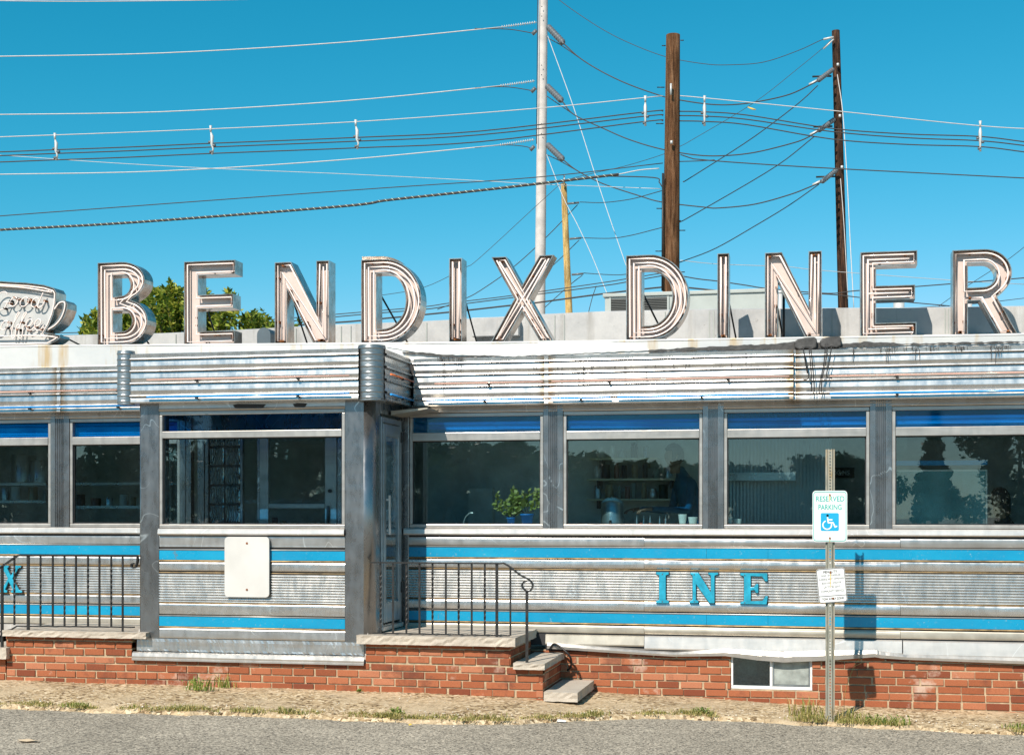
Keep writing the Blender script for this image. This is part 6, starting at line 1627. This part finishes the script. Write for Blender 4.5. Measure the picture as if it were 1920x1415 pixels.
def weed(px, py, lab, n_, hh, spread, seed, mat='weed', z=None, broad=False):
    rr = random.Random(seed); p = Ground(px, py, .03) if z is None else z
    e = empty('weed', p, lab, 'weed', 'weeds along the wall and kerb'); m = MB()
    blades(m, p, n_, hh, spread, rr, .004, .9)
    if broad:
        for _ in range(60):
            c_ = p+Vector((rr.gauss(0, spread), rr.gauss(0, spread*.5), rr.uniform(.01, hh*.8))); d = Vector((rr.uniform(-1,1), rr.uniform(-1,1), rr.uniform(0,.7))).normalized(); u_ = Vector((0,0,1)).cross(d).normalized(); s_ = rr.uniform(.008, .018)
            m.add([c_-d*s_, c_+u_*s_*.6, c_+d*s_, c_-u_*s_*.6], [(0,1,2,3)])
    m.build('leaves', M[mat], e, fixn=False)
def WP(px, py):
    # point on the pavement close to the wall
    d = ray(px, py); z = .1
    for _ in range(8): k = (z-EYE)/d[2]; X = d[0]*k; z = hw(X)
    return Vector((X, d[1]*k-CD, z))
weed(375, 1298, 'tall spreading weed against the bricks below the vestibule', 60, .14, .07, 1, z=WP(375,1293), broad=True)
weed(418, 1290, 'wispy weed at the wall just right of the tall one', 34, .13, .04, 2, z=WP(420,1288))
weed(742, 1340, 'leafy green weed on the kerb in front of the right stoop', 40, .08, .035, 3, broad=True)
weed(148, 1325, 'low bright green tuft on the kerb at the far left', 70, .05, .05, 4)
weed(1310, 1338, 'green tuft on the kerb below the blue letters', 60, .07, .05, 5, broad=True)
weed(1508, 1345, 'tall dry grass clump left of the sign post', 90, .20, .07, 6, 'grass')
weed(1590, 1352, 'dense mixed clump just right of the sign post', 120, .13, .09, 7, 'grass')
weed(1660, 1356, 'low sprawling clump right of the sign shadow', 90, .09, .09, 8, 'weed', broad=True)
weed(672, 1300, 'tiny sprout at the foot of the bricks left of the stoop', 8, .03, .01, 9, z=WP(673,1297), broad=True)
weed(1905, 1365, 'low green tuft on the kerb at the far right', 60, .06, .05, 10)
e = MB(); p = Ground(1583, 1340, .03); e.tube(catmull([p, p+Vector((.01,.2,.16)), p+Vector((.09,.35,.38)), p+Vector((.15,.4,.46))]), .002, 4); e.tube(catmull([p+Vector((.09,.35,.38)), p+Vector((.17,.38,.42))]), .002, 4)
tag(e.build('grass_stalk', M['grass']), 'single long dry grass stalk leaning across the sign shadow', 'grass stalk')
# litter
def litter(px, py, w_, lab, mat, seed):
    rr = random.Random(seed); p = Ground(px, py, .006); m = MB(); n_ = 9
    vs = [p+Vector((w_*math.cos(2*math.pi*i/n_)*rr.uniform(.7,1.2), w_*.45*math.sin(2*math.pi*i/n_)*rr.uniform(.6,1.2), rr.uniform(0,.012))) for i in range(n_)]+[p+Vector((0,0,.02))]
    m.add(vs, [(i, (i+1) % n_, n_) for i in range(n_)]); tag(m.build('litter', mat), lab, 'litter', 'bits of litter on the asphalt')
litter(1050, 1352, .075, 'crumpled white paper on the asphalt below the steps', M['cup'], 1)
litter(1533, 1353, .03, 'small white scrap beside the sign post', M['cup'], 2)
litter(54, 1389, .10, 'flat tan scrap on the asphalt at the lower left', simple('tan_scrap', (.55,.42,.28), .8), 3)
litter(770, 1360, .018, 'tiny yellow leaf on the asphalt', simple('yellow_leaf', (.65,.45,.06), .7), 4)

# loose stones, crumbs and dead leaves on the pavement
rr = random.Random(314); m = MB()
for _ in range(1500):
    px = rr.uniform(-20, 1940); py = interp(EDGE, px)+rr.choice([rr.gauss(-2, 3), rr.gauss(-2, 3), rr.uniform(-32, 0), rr.gauss(3, 5)])
    p = Ground(px, py, .0); 
    if p.y > -.05: continue
    ey = edge_y(p.x); z = p.z
    if p.y > ey: tt = min(1, max(0, (-p.y-.9)/max(.05, -ey-.9))); z = hw(p.x)+(ha(p.x)+.04-hw(p.x))*tt+.004
    if FB-.05 < p.y and p.x < ux(1018, FB): continue
    r_ = rr.uniform(.003, .010); q = [Vector((p.x+r_*math.cos(k*1.57+rr.random())*rr.uniform(.6,1.3), p.y+r_*math.sin(k*1.57+rr.random()), z)) for k in range(4)]
    t_ = Vector((p.x+rr.uniform(-.3,.3)*r_, p.y, z+r_*rr.uniform(.4,1)))
    m.add(q+[t_], [(0,1,4),(1,2,4),(2,3,4),(3,0,4)])
def crumbs():
    t = NT('loose_stones'); t.princ(t.ramp(t.geo.outputs['Random Per Island'], [(0, (.10,.06,.03)), (.4, (.38,.28,.18)), (.8, (.60,.52,.42)), (1, (.75,.70,.62))]), .9); return t.m
tag(m.build('gravel', crumbs(), fixn=False), 'loose stones and dead leaf crumbs along the pavement edge', 'gravel', kind='stuff')
